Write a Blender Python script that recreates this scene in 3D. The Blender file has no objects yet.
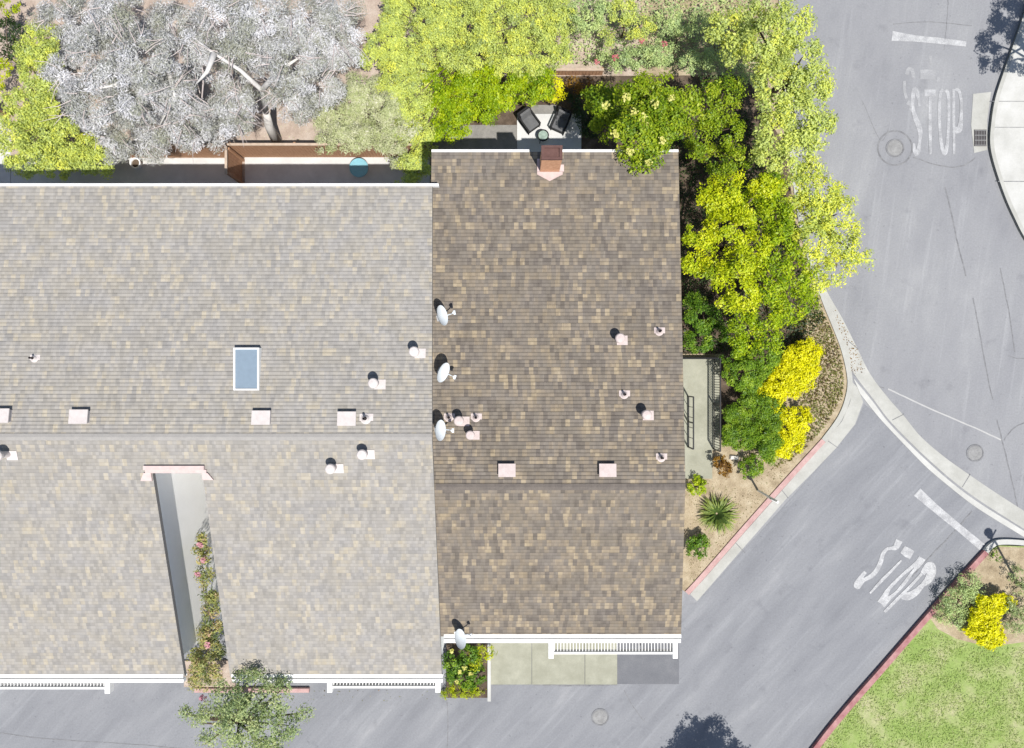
import bpy, math, random
import numpy as np
from mathutils import Vector, Matrix

# ------------------------------------------------------------------ camera, sky, sun, exposure
SC = bpy.context.scene
COL = SC.collection
H, F = 30.0, 692.0                       # drone height, focal length in pixels
cam_d = bpy.data.cameras.new('camera'); cam = bpy.data.objects.new('camera', cam_d)
COL.objects.link(cam); cam.location = (0, 0, H); cam_d.sensor_width = 36; cam_d.lens = F / 1024 * 36
cam_d.clip_end = 2000; SC.camera = cam
SUN_EL = math.radians(65); SX, SY = 0.48, -0.877
SUN_DIR = Vector((SX * math.cos(SUN_EL), SY * math.cos(SUN_EL), math.sin(SUN_EL)))
w = bpy.data.worlds.new('World'); SC.world = w; w.use_nodes = True
nt = w.node_tree; sky = nt.nodes.new('ShaderNodeTexSky'); sky.sky_type = 'NISHITA'; sky.sun_disc = False
sky.sun_elevation = SUN_EL; sky.sun_rotation = math.atan2(SX, SY)
bg = nt.nodes['Background']; nt.links.new(sky.outputs[0], bg.inputs[0]); bg.inputs[1].default_value = 0.08
sun_d = bpy.data.lights.new('sun', 'SUN'); sun_d.energy = 4.5; sun_d.angle = math.radians(0.5); sun_d.color = (1, .96, .9)
sun = bpy.data.objects.new('sun', sun_d); COL.objects.link(sun)
sun.rotation_euler = SUN_DIR.to_track_quat('Z', 'Y').to_euler(); sun.location = SUN_DIR * 60
SC.view_settings.view_transform = 'Standard'; SC.view_settings.look = 'None'
SC.view_settings.exposure = 0.5; SC.view_settings.gamma = 1; SC.view_settings.use_curve_mapping = False
SC.cycles.max_bounces = 6; SC.cycles.diffuse_bounces = 3; SC.cycles.transmission_bounces = 4

random.seed(7)
def W(px, py, z=0.0):
    k = (H - z) / F
    return ((px - 512) * k, (374 - py) * k)
def W3(px, py, z=0.0):
    x, y = W(px, py, z); return Vector((x, y, z))

# ------------------------------------------------------------------ materials
def new_mat(name):
    m = bpy.data.materials.new(name); m.use_nodes = True
    n = m.node_tree.nodes; return m, m.node_tree, n['Principled BSDF']
def node(nt, t, **kw):
    n = nt.nodes.new(t)
    for k, v in kw.items(): setattr(n, k, v)
    return n
def ramp(nt, stops, interp='LINEAR'):
    r = nt.nodes.new('ShaderNodeValToRGB'); r.color_ramp.interpolation = interp
    e = r.color_ramp.elements
    while len(e) < len(stops): e.new(0.5)
    for i, (p, c) in enumerate(stops):
        e[i].position = p; e[i].color = (c[0], c[1], c[2], 1)
    return r
def obj_coord(nt, scale=(1, 1, 1), rot=0):
    g = nt.nodes.new('ShaderNodeNewGeometry'); ro = nt.nodes.new('ShaderNodeMapping'); mp = nt.nodes.new('ShaderNodeMapping')
    ro.inputs['Rotation'].default_value = (0, 0, rot); mp.inputs['Scale'].default_value = scale
    nt.links.new(g.outputs['Position'], ro.inputs['Vector']); nt.links.new(ro.outputs[0], mp.inputs['Vector']); return mp.outputs[0]
def noise(nt, vec, scale, detail=4, rough=.6):
    n = nt.nodes.new('ShaderNodeTexNoise'); n.inputs['Scale'].default_value = scale
    n.inputs['Detail'].default_value = detail; n.inputs['Roughness'].default_value = rough
    nt.links.new(vec, n.inputs['Vector']); return n.outputs['Fac']
def mathn(nt, op, a, b=None, clamp=False):
    n = nt.nodes.new('ShaderNodeMath'); n.operation = op; n.use_clamp = clamp
    for i, v in enumerate((a, b)):
        if v is None: continue
        if isinstance(v, (int, float)): n.inputs[i].default_value = v
        else: nt.links.new(v, n.inputs[i])
    return n.outputs[0]
def mixc(nt, fac, a, b, mode='MIX'):
    n = nt.nodes.new('ShaderNodeMix'); n.data_type = 'RGBA'; n.blend_type = mode
    for s, v in ((0, fac), (6, a), (7, b)):
        if isinstance(v, (int, float)): n.inputs[s].default_value = v
        elif isinstance(v, tuple): n.inputs[s].default_value = (*v, 1)
        else: nt.links.new(v, n.inputs[s])
    return n.outputs[2]
def bump(nt, h, strength, dist=.02):
    b = nt.nodes.new('ShaderNodeBump'); b.inputs['Strength'].default_value = strength
    b.inputs['Distance'].default_value = dist; nt.links.new(h, b.inputs['Height']); return b.outputs[0]

def road_mat(name, stops, scale, stretch, rot, track=None):
    """aged asphalt: broad patches, long scuffs, oil spots and coarse aggregate"""
    m, nt, b = new_mat(name); g = obj_coord(nt); v = obj_coord(nt, stretch, rot)
    r = ramp(nt, stops); nt.links.new(noise(nt, v, scale, 9, .62), r.inputs[0])
    sc_ = ramp(nt, [(.56, (1, 1, 1)), (.72, (1.16, 1.16, 1.15))]); nt.links.new(noise(nt, obj_coord(nt, (.12, 2.2, 1), rot if track is None else track), 1.4, 5, .6), sc_.inputs[0])
    oil = ramp(nt, [(.60, (1, 1, 1)), (.72, (.86, .86, .87))]); nt.links.new(noise(nt, g, 1.15, 5, .55), oil.inputs[0])
    spots = ramp(nt, [(.69, (1, 1, 1)), (.74, (.80, .80, .81))]); nt.links.new(noise(nt, g, 5.5, 2, .5), spots.inputs[0])
    gr = noise(nt, g, 13, 5, .8); k = mathn(nt, 'MULTIPLY_ADD', gr, .56); nt.nodes[-1].inputs[2].default_value = .72
    c = mixc(nt, 1.0, r.outputs[0], sc_.outputs[0], 'MULTIPLY'); c = mixc(nt, 1.0, c, oil.outputs[0], 'MULTIPLY')
    c = mixc(nt, 1.0, c, spots.outputs[0], 'MULTIPLY'); c = mixc(nt, 1.0, c, k, 'MULTIPLY')
    nt.links.new(c, b.inputs['Base Color']); b.inputs['Roughness'].default_value = .9; b.inputs['Specular IOR Level'].default_value = .25
    nt.links.new(bump(nt, gr, .4), b.inputs['Normal']); return m
def mottled(name, stops, scale=2.0, fine=40.0, fine_amt=.35, rough=.9, bmp=.3, stretch=(1, 1, 1), rot=0, detail=6):
    """base colour from a broad noise ramp, broken up by a fine grain"""
    m, nt, b = new_mat(name)
    v = obj_coord(nt, stretch, rot); g = obj_coord(nt)
    f = noise(nt, v, scale, detail, .65)
    r = ramp(nt, stops); nt.links.new(f, r.inputs[0])
    gr = noise(nt, g, fine, 3, .7)
    k = mathn(nt, 'MULTIPLY_ADD', gr, 2 * fine_amt)
    nt.nodes[-1].inputs[2].default_value = 1 - fine_amt
    c = mixc(nt, 1.0, r.outputs[0], k, 'MULTIPLY')
    nt.links.new(c, b.inputs['Base Color']); b.inputs['Roughness'].default_value = rough
    b.inputs['Specular IOR Level'].default_value = .25
    nt.links.new(bump(nt, gr, bmp), b.inputs['Normal'])
    return m
def plain(name, c, rough=.5, var=.06, metal=0.0, spec=.4):
    m, nt, b = new_mat(name)
    f = noise(nt, obj_coord(nt), 6, 4)
    r = ramp(nt, [(.3, tuple(x * (1 - var * 2) for x in c)), (.7, tuple(min(1, x * (1 + var)) for x in c))])
    nt.links.new(f, r.inputs[0]); nt.links.new(r.outputs[0], b.inputs['Base Color'])
    b.inputs['Roughness'].default_value = rough; b.inputs['Metallic'].default_value = metal
    b.inputs['Specular IOR Level'].default_value = spec
    return m
def leaf(name, cols, trans=.35):
    m, nt, b = new_mat(name)
    a = node(nt, 'ShaderNodeAttribute', attribute_name='tint')
    n = len(cols); r = ramp(nt, [(i / max(1, n - 1), c) for i, c in enumerate(cols)])
    nt.links.new(a.outputs['Fac'], r.inputs[0])
    d = node(nt, 'ShaderNodeBsdfDiffuse'); t = node(nt, 'ShaderNodeBsdfTranslucent')
    g = node(nt, 'ShaderNodeBsdfGlossy'); g.inputs['Roughness'].default_value = .5
    g.inputs['Color'].default_value = (.5, .5, .5, 1)
    nt.links.new(r.outputs[0], d.inputs[0]); nt.links.new(r.outputs[0], t.inputs[0])
    m1 = node(nt, 'ShaderNodeMixShader'); m1.inputs[0].default_value = trans
    nt.links.new(d.outputs[0], m1.inputs[1]); nt.links.new(t.outputs[0], m1.inputs[2])
    m2 = node(nt, 'ShaderNodeMixShader'); m2.inputs[0].default_value = .04
    nt.links.new(m1.outputs[0], m2.inputs[1]); nt.links.new(g.outputs[0], m2.inputs[2])
    nt.links.new(m2.outputs[0], nt.nodes['Material Output'].inputs[0])
    return m

def shingle(name, cols, grain=.25, line=.25, patch=.9, wx=.4):
    """laminated asphalt shingles: tabs of random colour in staggered courses; UV in metres"""
    m, nt, b = new_mat(name)
    uv = node(nt, 'ShaderNodeUVMap', uv_map='UVMap')
    sp = node(nt, 'ShaderNodeSeparateXYZ'); nt.links.new(uv.outputs[0], sp.inputs[0])
    u, v = sp.outputs[0], sp.outputs[1]
    def wn(vec_in, dim):
        n = node(nt, 'ShaderNodeTexWhiteNoise', noise_dimensions=dim)
        nt.links.new(vec_in, n.inputs['W' if dim == '1D' else 'Vector']); return n.outputs['Value']
    def comb(x, y):
        c = node(nt, 'ShaderNodeCombineXYZ'); nt.links.new(x, c.inputs[0]); nt.links.new(y, c.inputs[1]); return c.outputs[0]
    def cells(du, dv, seed):
        r = mathn(nt, 'ADD', mathn(nt, 'FLOOR', mathn(nt, 'DIVIDE', v, dv)), seed)
        o = mathn(nt, 'MULTIPLY', wn(r, '1D'), 7.3)
        cu = mathn(nt, 'FLOOR', mathn(nt, 'ADD', mathn(nt, 'DIVIDE', u, du), o))
        return wn(comb(cu, r), '2D')
    big = noise(nt, comb(u, v), .55, 4, .6)
    st = node(nt, 'ShaderNodeMapping'); st.inputs['Scale'].default_value = (1.6, .35, 1); nt.links.new(comb(u, v), st.inputs[0])
    streak = noise(nt, st.outputs[0], 1.4, 3, .6)
    c1 = cells(.152, .252, .5); c2 = cells(.31, .126, 31.5); c3 = cells(.105, .126, 77.5)
    sel = mathn(nt, 'ADD', c1, mathn(nt, 'MULTIPLY', mathn(nt, 'SUBTRACT', streak, .5), patch))
    sel = mathn(nt, 'ADD', sel, mathn(nt, 'MULTIPLY', mathn(nt, 'SUBTRACT', c2, .5), .22), True)
    r = ramp(nt, cols, 'LINEAR'); nt.links.new(sel, r.inputs[0])
    # brightness: per tab, broad weathering, mineral grain, printed shadow line of each course
    k = mathn(nt, 'MULTIPLY_ADD', c3, .2); nt.nodes[-1].inputs[2].default_value = .90
    k2 = mathn(nt, 'MULTIPLY_ADD', big, wx); nt.nodes[-1].inputs[2].default_value = 1 - wx / 2
    gr = noise(nt, obj_coord(nt), 55, 2, .7)
    k3 = mathn(nt, 'MULTIPLY_ADD', gr, 2 * grain); nt.nodes[-1].inputs[2].default_value = 1 - grain
    fr = mathn(nt, 'FRACT', mathn(nt, 'DIVIDE', v, .126))
    ln = mathn(nt, 'LESS_THAN', fr, .2)
    k4 = mathn(nt, 'SUBTRACT', 1.0, mathn(nt, 'MULTIPLY', ln, line))
    k = mathn(nt, 'MULTIPLY', mathn(nt, 'MULTIPLY', k, k2), mathn(nt, 'MULTIPLY', k3, k4))
    c = mixc(nt, 1.0, r.outputs[0], k, 'MULTIPLY')
    # hue drift between warm brown and cool grey
    hue = noise(nt, comb(u, v), 1.1, 2, .5)
    hr = ramp(nt, [(.35, (1.03, 1.0, .92)), (.65, (1.0, .99, .965))]); nt.links.new(hue, hr.inputs[0])
    c = mixc(nt, 1.0, c, hr.outputs[0], 'MULTIPLY')
    nt.links.new(c, b.inputs['Base Color']); b.inputs['Roughness'].default_value = .95
    b.inputs['Specular IOR Level'].default_value = .1
    nt.links.new(bump(nt, gr, .5, .01), b.inputs['Normal'])
    return m

def sc(c, k): return tuple(x * k for x in c)
M = {}
SH = [(0.0, (.126, .112, .102)), (.25, (.156, .139, .124)), (.45, (.171, .153, .135)), (.64, (.185, .161, .136)),
      (.82, (.202, .173, .142)), (.93, (.236, .198, .151)), (1.0, (.282, .238, .178))]
M['shingle'] = shingle('brown asphalt shingles', SH, .22, .22, .5, .34)
SHP = [(0.0, (.242, .236, .232)), (.3, (.266, .258, .252)), (.55, (.278, .269, .261)), (.75, (.290, .278, .263)),
       (.92, (.315, .295, .264)), (1.0, (.345, .318, .272))]
M['shingle_pale'] = shingle('haze paled asphalt shingles', SHP, .12, .17, .5, .16)  # white haze mixed into the neighbour roof's shingle colour
M['cap'] = mottled('brown ridge shingles', [(.3, (.105, .092, .083)), (.7, (.15, .13, .113))], 4, 30, .2)
M['cap_pale'] = mottled('pale ridge shingles', [(.3, (.25, .24, .23)), (.7, (.30, .288, .272))], 4, 30, .15)  # ridge of the same roof, haze in its colour too
M['deck'] = plain('grey deck edge', (.16, .155, .15), .8)
M['asphalt'] = road_mat('haze paled asphalt', [(.25, (.182, .186, .200)), (.42, (.218, .222, .235)), (.58, (.238, .242, .253)), (.75, (.282, .286, .294))], .42, (1.3, .5, 1), math.radians(12), math.radians(-82))  # white haze mixed into the grey of the street
M['asphalt_drive'] = road_mat('haze paled drive asphalt', [(.25, (.160, .165, .180)), (.45, (.192, .198, .213)), (.6, (.216, .222, .236)), (.78, (.28, .284, .294))], .75, (.28, 1.25, 1), math.radians(-47))  # drive colour lightened by the same painted haze
M['asphalt_dark'] = mottled('dark asphalt', [(.25, (.115, .119, .132)), (.5, (.138, .142, .154)), (.75, (.17, .173, .183))], .9, 26, .3, .9, .3)
M['seal'] = mottled('crack sealer', [(.35, (.135, .137, .144)), (.65, (.215, .218, .226))], 5, 30, .25)
M['seam'] = mottled('pale road seam', [(.3, (.33, .33, .33)), (.7, (.40, .40, .39))], 3, 30, .2)
M['concrete'] = mottled('pale concrete', [(.3, (.31, .31, .285)), (.55, (.37, .37, .345)), (.75, (.43, .43, .405))], 1.2, 25, .14, .9, .15)
M['concrete_walk'] = mottled('greenish concrete', [(.3, (.235, .235, .183)), (.55, (.285, .285, .228)), (.75, (.335, .332, .268))], 1.5, 25, .14, .9, .15)
M['concrete_white'] = mottled('white concrete', [(.28, (.36, .36, .34)), (.5, (.43, .43, .41)), (.72, (.49, .49, .475))], 1.1, 25, .12, .9, .15)
M['patio'] = mottled('patio concrete', [(.3, (.44, .44, .435)), (.7, (.55, .55, .54))], 1.5, 25, .1, .9, .1)
M['paver'] = mottled('grey pavers', [(.3, (.17, .165, .155)), (.7, (.24, .23, .215))], 4, 25, .25)
M['soil'] = mottled('tan mulch', [(.25, (.20, .155, .10)), (.5, (.32, .26, .175)), (.75, (.42, .36, .26))], 2.2, 22, .5, .95, .6)
M['soil_rear'] = mottled('rear yard soil', [(.25, (.26, .20, .165)), (.5, (.36, .29, .24)), (.75, (.44, .38, .33))], 2.2, 22, .4, .95, .6)  # brown with white haze included in the colour
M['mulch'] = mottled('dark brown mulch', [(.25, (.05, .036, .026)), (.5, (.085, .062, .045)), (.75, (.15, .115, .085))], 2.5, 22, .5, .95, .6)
M['earth'] = mottled('dry ground', [(.25, (.2, .17, .12)), (.75, (.3, .26, .2))], .2, 5, .3)
M['lawn'] = mottled('lawn ground', [(.30, (.17, .25, .06)), (.46, (.22, .29, .09)), (.58, (.28, .31, .14)), (.72, (.36, .34, .21))], .8, 14, .4, .95, .6)
M['kerb_red'] = mottled('faded red kerb paint', [(.3, (.35, .21, .20)), (.7, (.46, .32, .305))], 3, 30, .25)
M['kerb_red2'] = mottled('red kerb paint', [(.3, (.25, .10, .105)), (.7, (.40, .235, .225))], 3, 30, .25)
M['white'] = mottled('white paint', [(.25, (.58, .58, .56)), (.45, (.70, .70, .69)), (.7, (.76, .76, .75))], 1.6, 18, .1, .5, .05)
M['stucco'] = mottled('white stucco', [(.3, (.86, .86, .84)), (.7, (.92, .92, .905))], 1, 30, .06, .9, .2)
M['pink'] = mottled('pale pink vent paint', [(.3, (.42, .35, .33)), (.6, (.50, .43, .41))], 5, 30, .12, .6, .1)
M['pinkp'] = mottled('very pale pink vent paint', [(.3, (.47, .425, .41)), (.6, (.53, .49, .475))], 5, 30, .12, .6, .1)  # vents of the neighbour roof, its white haze put into their paint
M['pinkw'] = plain('pink flashing', (.52, .41, .39), .6, .06)
M['vent_dark'] = plain('dark pipe', (.03, .02, .022), .6)
M['dish'] = plain('satellite dish enamel', (.57, .61, .635), .35, .03)
M['steel'] = plain('grey steel', (.35, .36, .37), .4, .05, .5)
M['black'] = plain('black metal', (.018, .018, .02), .45)
M['grille'] = plain('grate iron', (.16, .16, .16), .6)
M['iron'] = mottled('manhole iron', [(.3, (.19, .19, .19)), (.7, (.27, .27, .268))], 4, 30, .25)
M['brick'] = mottled('chimney brick', [(.3, (.44, .22, .125)), (.7, (.62, .36, .22))], 7, 30, .2)
M['brick_cap'] = mottled('dark chimney cap', [(.3, (.085, .045, .04)), (.7, (.13, .07, .06))], 5, 30, .2)
M['wood'] = mottled('stained cedar', [(.3, (.28, .15, .085)), (.7, (.40, .235, .145))], 3, 25, .25, .85, .2, (6, 1, 1))
M['wood_pale'] = plain('weathered fence cap', (.42, .33, .26), .8, .1)
M['cushion'] = mottled('charcoal cushion', [(.3, (.095, .096, .10)), (.7, (.13, .132, .137))], 5, 40, .2)
M['rattan'] = mottled('black rattan', [(.3, (.014, .014, .015)), (.7, (.026, .026, .027))], 8, 40, .3)
M['glassy'] = plain('green table glass', (.28, .36, .30), .08, .2, 0, .8)
M['skyl'] = plain('skylight glass', (.19, .245, .30), .08, .03, 0, .6)
M['teal'] = plain('teal plastic', (.20, .42, .49), .4, .05)
M['bark_pale'] = mottled('pale grey bark', [(.3, (.42, .40, .38)), (.7, (.62, .61, .59))], 3, 20, .2, .9, .4, (1, 1, .3))
M['bark_pink'] = mottled('pinkish twigs', [(.3, (.38, .33, .315)), (.7, (.52, .46, .44))], 3, 20, .2)
M['bark'] = mottled('brown bark', [(.3, (.07, .05, .035)), (.7, (.14, .105, .075))], 3, 20, .3, .9, .5, (1, 1, .3))
M['rock'] = mottled('white stone', [(.3, (.45, .43, .40)), (.7, (.62, .6, .57))], 3, 20, .15)
M['garage'] = plain('garage door paint', (.66, .66, .63), .5, .03)
M['win'] = plain('window glass', (.03, .04, .05), .05, .1, 0, .8)
def worn_paint(name, c, under, cover):
    m, nt, b = new_mat(name); v = obj_coord(nt)
    n1 = noise(nt, v, 2.3, 6, .7); n2 = noise(nt, v, 22, 4, .75)
    s = mathn(nt, 'ADD', mathn(nt, 'MULTIPLY', n1, .8), mathn(nt, 'MULTIPLY', n2, .6))
    r = ramp(nt, [(cover - .13, c), (cover + .11, under)]); nt.links.new(s, r.inputs[0])
    nt.links.new(r.outputs[0], b.inputs['Base Color']); b.inputs['Roughness'].default_value = .8
    return m
M['marking'] = worn_paint('worn road paint', (.42, .425, .435), (.25, .253, .263), .67)
M['marking_bold'] = worn_paint('road paint', (.45, .455, .46), (.26, .263, .273), .70)
M['marking_old'] = worn_paint('old ghost road paint', (.35, .355, .365), (.245, .248, .257), .63)

# ------------------------------------------------------------------ mesh helpers
class MB:
    def __init__(s): s.v = []; s.f = []
    def add(s, vs, fs):
        o = len(s.v); s.v += [tuple(p) for p in vs]; s.f += [tuple(i + o for i in f) for f in fs]
    def box(s, x0, y0, z0, x1, y1, z1):
        s.add([(x0, y0, z0), (x1, y0, z0), (x1, y1, z0), (x0, y1, z0), (x0, y0, z1), (x1, y0, z1), (x1, y1, z1), (x0, y1, z1)],
              [(0, 3, 2, 1), (4, 5, 6, 7), (0, 1, 5, 4), (1, 2, 6, 5), (2, 3, 7, 6), (3, 0, 4, 7)])
    def hexa(s, p):          # 8 points: bottom ring then top ring
        s.add(p, [(0, 3, 2, 1), (4, 5, 6, 7), (0, 1, 5, 4), (1, 2, 6, 5), (2, 3, 7, 6), (3, 0, 4, 7)])
    def prism(s, poly, z0, z1):
        n = len(poly)
        a = sum(poly[i][0] * poly[(i + 1) % n][1] - poly[(i + 1) % n][0] * poly[i][1] for i in range(n))
        if a < 0: poly = poly[::-1]
        s.add([(x, y, z0) for x, y in poly] + [(x, y, z1) for x, y in poly],
              [tuple(range(n, 2 * n)), tuple(range(n - 1, -1, -1))] + [(i, (i + 1) % n, n + (i + 1) % n, n + i) for i in range(n)])
    def sheet(s, poly, z):
        n = len(poly)
        a = sum(poly[i][0] * poly[(i + 1) % n][1] - poly[(i + 1) % n][0] * poly[i][1] for i in range(n))
        if a < 0: poly = poly[::-1]
        s.add([(x, y, z) for x, y in poly], [tuple(range(n))])
    def strip(s, L, R, z0, z1=None):     # ribbon between two polylines, optional thickness from z0 to z1
        n = len(L)
        if z1 is None:
            s.add([(x, y, z0) for x, y in L] + [(x, y, z0) for x, y in R], [(n + i, n + i + 1, i + 1, i) for i in range(n - 1)]); return
        s.add([(x, y, z1) for x, y in L] + [(x, y, z1) for x, y in R] + [(x, y, z0) for x, y in L] + [(x, y, z0) for x, y in R],
              [(n + i, n + i + 1, i + 1, i) for i in range(n - 1)] + [(i, i + 1, 2 * n + i + 1, 2 * n + i) for i in range(n - 1)] +
              [(n + i + 1, n + i, 3 * n + i, 3 * n + i + 1) for i in range(n - 1)] + [(0, 2 * n, 3 * n, n), (n - 1, 2 * n - 1, 4 * n - 1, 3 * n - 1)])
    def tube(s, pts, rads, n=8, cap=True):
        pts = [Vector(p) for p in pts]; base = len(s.v); up = Vector((.13, .27, .95))
        for i, p in enumerate(pts):
            d = (pts[min(i + 1, len(pts) - 1)] - pts[max(i - 1, 0)]).normalized()
            if abs(d.dot(up)) > .97: a = d.cross(Vector((1, 0, 0))).normalized()
            else: a = d.cross(up).normalized()
            b = d.cross(a); r = rads[i] if isinstance(rads, (list, tuple)) else rads
            for k in range(n):
                t = 2 * math.pi * k / n; q = p + a * (r * math.cos(t)) + b * (r * math.sin(t)); s.v.append(tuple(q))
        for i in range(len(pts) - 1):
            for k in range(n):
                s.f.append((base + i * n + k, base + i * n + (k + 1) % n, base + (i + 1) * n + (k + 1) % n, base + (i + 1) * n + k))
        if cap:
            s.f.append(tuple(base + k for k in range(n - 1, -1, -1)))
            s.f.append(tuple(base + (len(pts) - 1) * n + k for k in range(n)))
    def lathe(s, prof, c=(0, 0, 0), n=24):
        base = len(s.v)
        for r, z in prof:
            for k in range(n):
                t = 2 * math.pi * k / n; s.v.append((c[0] + r * math.cos(t), c[1] + r * math.sin(t), c[2] + z))
        for i in range(len(prof) - 1):
            for k in range(n):
                s.f.append((base + i * n + k, base + i * n + (k + 1) % n, base + (i + 1) * n + (k + 1) % n, base + (i + 1) * n + k))
    def build(s, name, mat, parent=None, smooth=False, bevel=0, local=False, uv=None):
        me = bpy.data.meshes.new(name); me.from_pydata(s.v, [], s.f); me.update()
        if uv is not None:
            l = me.uv_layers.new(name='UVMap'); l.data.foreach_set('uv', np.array(uv, dtype=np.float32).ravel())
        if smooth: me.polygons.foreach_set('use_smooth', [True] * len(me.polygons))
        return link(name, me, mat, parent, bevel, local)
def link(name, me, mat, parent=None, bevel=0, local=False):
    if mat: me.materials.append(M[mat] if isinstance(mat, str) else mat)
    o = bpy.data.objects.new(name, me); COL.objects.link(o)
    if parent is not None:
        o.parent = parent
        if not local: o.matrix_parent_inverse = world_inv(parent)
    if bevel:
        b = o.modifiers.new('bevel', 'BEVEL'); b.width = bevel; b.segments = 2; b.limit_method = 'ANGLE'
    return o
def world_inv(p):
    m = Matrix()
    while p is not None:
        m = p.matrix_parent_inverse @ Matrix.LocRotScale(p.location, p.rotation_euler, p.scale) @ m; p = p.parent
    return m.inverted()
def tag(o, label=None, cat=None, group=None, kind=None):
    if label: o['label'] = label
    if cat: o['category'] = cat
    if group: o['group'] = group
    if kind: o['kind'] = kind
    return o
def thing(name, label, cat, loc=(0, 0, 0), rz=0, group=None):
    o = bpy.data.objects.new(name, None); COL.objects.link(o); o.empty_display_size = .2
    o.location = loc; o.rotation_euler = (0, 0, rz); return tag(o, label, cat, group)
def struct(o): o['kind'] = 'structure'; return o
def copy_tree(o, parent=None):
    c = o.copy(); COL.objects.link(c)
    if parent is not None: c.parent = parent
    for ch in list(o.children): copy_tree(ch, c)
    return c
def offs(pts, d):       # polyline offset to its left by d
    out = []
    for i, p in enumerate(pts):
        a = pts[max(0, i - 1)]; b = pts[min(len(pts) - 1, i + 1)]
        t = Vector((b[0] - a[0], b[1] - a[1])).normalized(); out.append((p[0] - t.y * d, p[1] + t.x * d))
    return out
def smooth_pts(pts, k=5):
    out = []
    P = [Vector((*p[:2], p[2] if len(p) > 2 else 0)) for p in pts]
    for i in range(len(P) - 1):
        p0, p1, p2, p3 = P[max(0, i - 1)], P[i], P[i + 1], P[min(len(P) - 1, i + 2)]
        for j in range(k):
            t = j / k
            q = .5 * ((2 * p1) + (p2 - p0) * t + (2 * p0 - 5 * p1 + 4 * p2 - p3) * t * t + (3 * p1 - p0 - 3 * p2 + p3) * t ** 3)
            out.append((q.x, q.y, q.z))
    out.append(tuple(P[-1])); return out
def G(pts, z=0.0): return [W(x, y, z) for x, y in pts]
def line_px(pts, k=5): return [(p[0], p[1]) for p in smooth_pts(G(pts), k)]

# ------------------------------------------------------------------ ground and roads
mb = MB(); mb.sheet([(-250, -250), (250, -250), (250, 250), (-250, 250)], -.01); struct(mb.build('ground', 'earth'))
mb = MB(); mb.sheet([(-60, -60), (60, -60), (60, 60), (-60, 60)], 0.0); road = struct(mb.build('road', 'asphalt'))
mb = MB(); mb.sheet(G([(864, 404), (856, 424), (835, 449), (697, 602), (640, 620), (-400, 620), (-400, 1100), (760, 1100),
                       (812, 748), (983, 553), (985, 540), (1040, 548), (1024, 532), (978, 507), (948, 482), (923, 458), (898, 436), (875, 412)]), .004)
drive = struct(mb.build('driveway', 'asphalt_drive'))
mb = MB(); mb.sheet(G([(612, 630), (679, 630), (679, 684), (612, 684)]), .008); mb.build('haze_free_asphalt', 'asphalt_dark', drive)  # the drive's own grey, free of the haze painted into the rest

def ribbon(name, pts_px, width, z, mat, parent, k=5, z1=None, jit=0):
    p = line_px(pts_px, k)
    if jit:
        p = [(x + random.uniform(-jit, jit), y + random.uniform(-jit, jit)) for x, y in p]
    m = MB(); m.strip(offs(p, width / 2), offs(p, -width / 2), z, z1); return m.build(name, mat, parent)
# cracks and seams of the street
for pts, wd in (([(945, 187), (952, 215), (958, 245), (966, 276)], .06), ([(973, 298), (977, 318), (981, 340), (987, 374), (993, 400)], .05),
                ([(1000, 268), (1005, 292), (1010, 318), (1015, 352)], .045), ([(997, 420), (1002, 440), (1009, 468), (1014, 490), (1018, 510)], .05),
                ([(1030, 421), (1015, 427), (1004, 440)], .05), ([(913, 157), (930, 163), (950, 167), (965, 165), (975, 158)], .05),
                ([(852, 374), (868, 384), (884, 388)], .03), ([(893, 24), (930, 22), (972, 26)], .03), ([(948, 0), (947, 20), (944, 50)], .03),
                ([(862, 100), (880, 140), (889, 128)], .02), ([(1008, 356), (1016, 358), (1030, 359)], .03), ([(837, 210), (852, 240), (862, 266)], .02)):
    ribbon('crack', pts, wd, .004, 'seal', road, 4, None, .012)
ribbon('pale_seam', [(888, 389), (905, 397), (940, 413), (975, 428), (1001, 440)], .06, .004, 'seam', road, 4, None, .008)
ribbon('crack', [(972, 511), (950, 536), (925, 562), (912, 577)], .05, .010, 'seal', drive, 4, None, .01)
ribbon('crack', [(0, 733), (60, 740), (130, 744), (200, 750)], .03, .010, 'seal', drive, 4, None, .015)
ribbon('crack', [(447, 700), (448, 725), (447, 752)], .04, .010, 'seal', drive, 4, None, .008)
ribbon('crack', [(624, 690), (632, 705), (645, 722)], .03, .010, 'seal', drive, 4, None, .015)
ribbon('crack', [(484, 685), (520, 684), (560, 685.5), (617, 684.5)], .06, .012, 'seal', drive, 6, None, .02)

def stroke(m, pts, wd, z, k=5):
    p = line_px(pts, k); n = len(p)
    wds = wd if isinstance(wd, (list, tuple)) else [wd] * len(pts)
    L, R = [], []
    for i, (x, y) in enumerate(p):
        t = i / (n - 1) * (len(wds) - 1); a = int(min(t, len(wds) - 2)); ww = wds[a] + (wds[a + 1] - wds[a]) * (t - a)
        q0 = p[max(0, i - 1)]; q1 = p[min(n - 1, i + 1)]; d = Vector((q1[0] - q0[0], q1[1] - q0[1])).normalized()
        L.append((x - d.y * ww / 2, y + d.x * ww / 2)); R.append((x + d.y * ww / 2, y - d.x * ww / 2))
    o = len(m.v); m.strip(L, R, z); k = len(L)
    for q in range(2 * k): m.v[o + q] = (*m.v[o + q][:2], z + .0025 * (q % k) / k)
def Z1(x, y): return (880 + x / 6.236, 60 + y / 6.236)
def Z2(x, y): return (850 + x / 8.31, 530 + y / 8.31)
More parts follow.
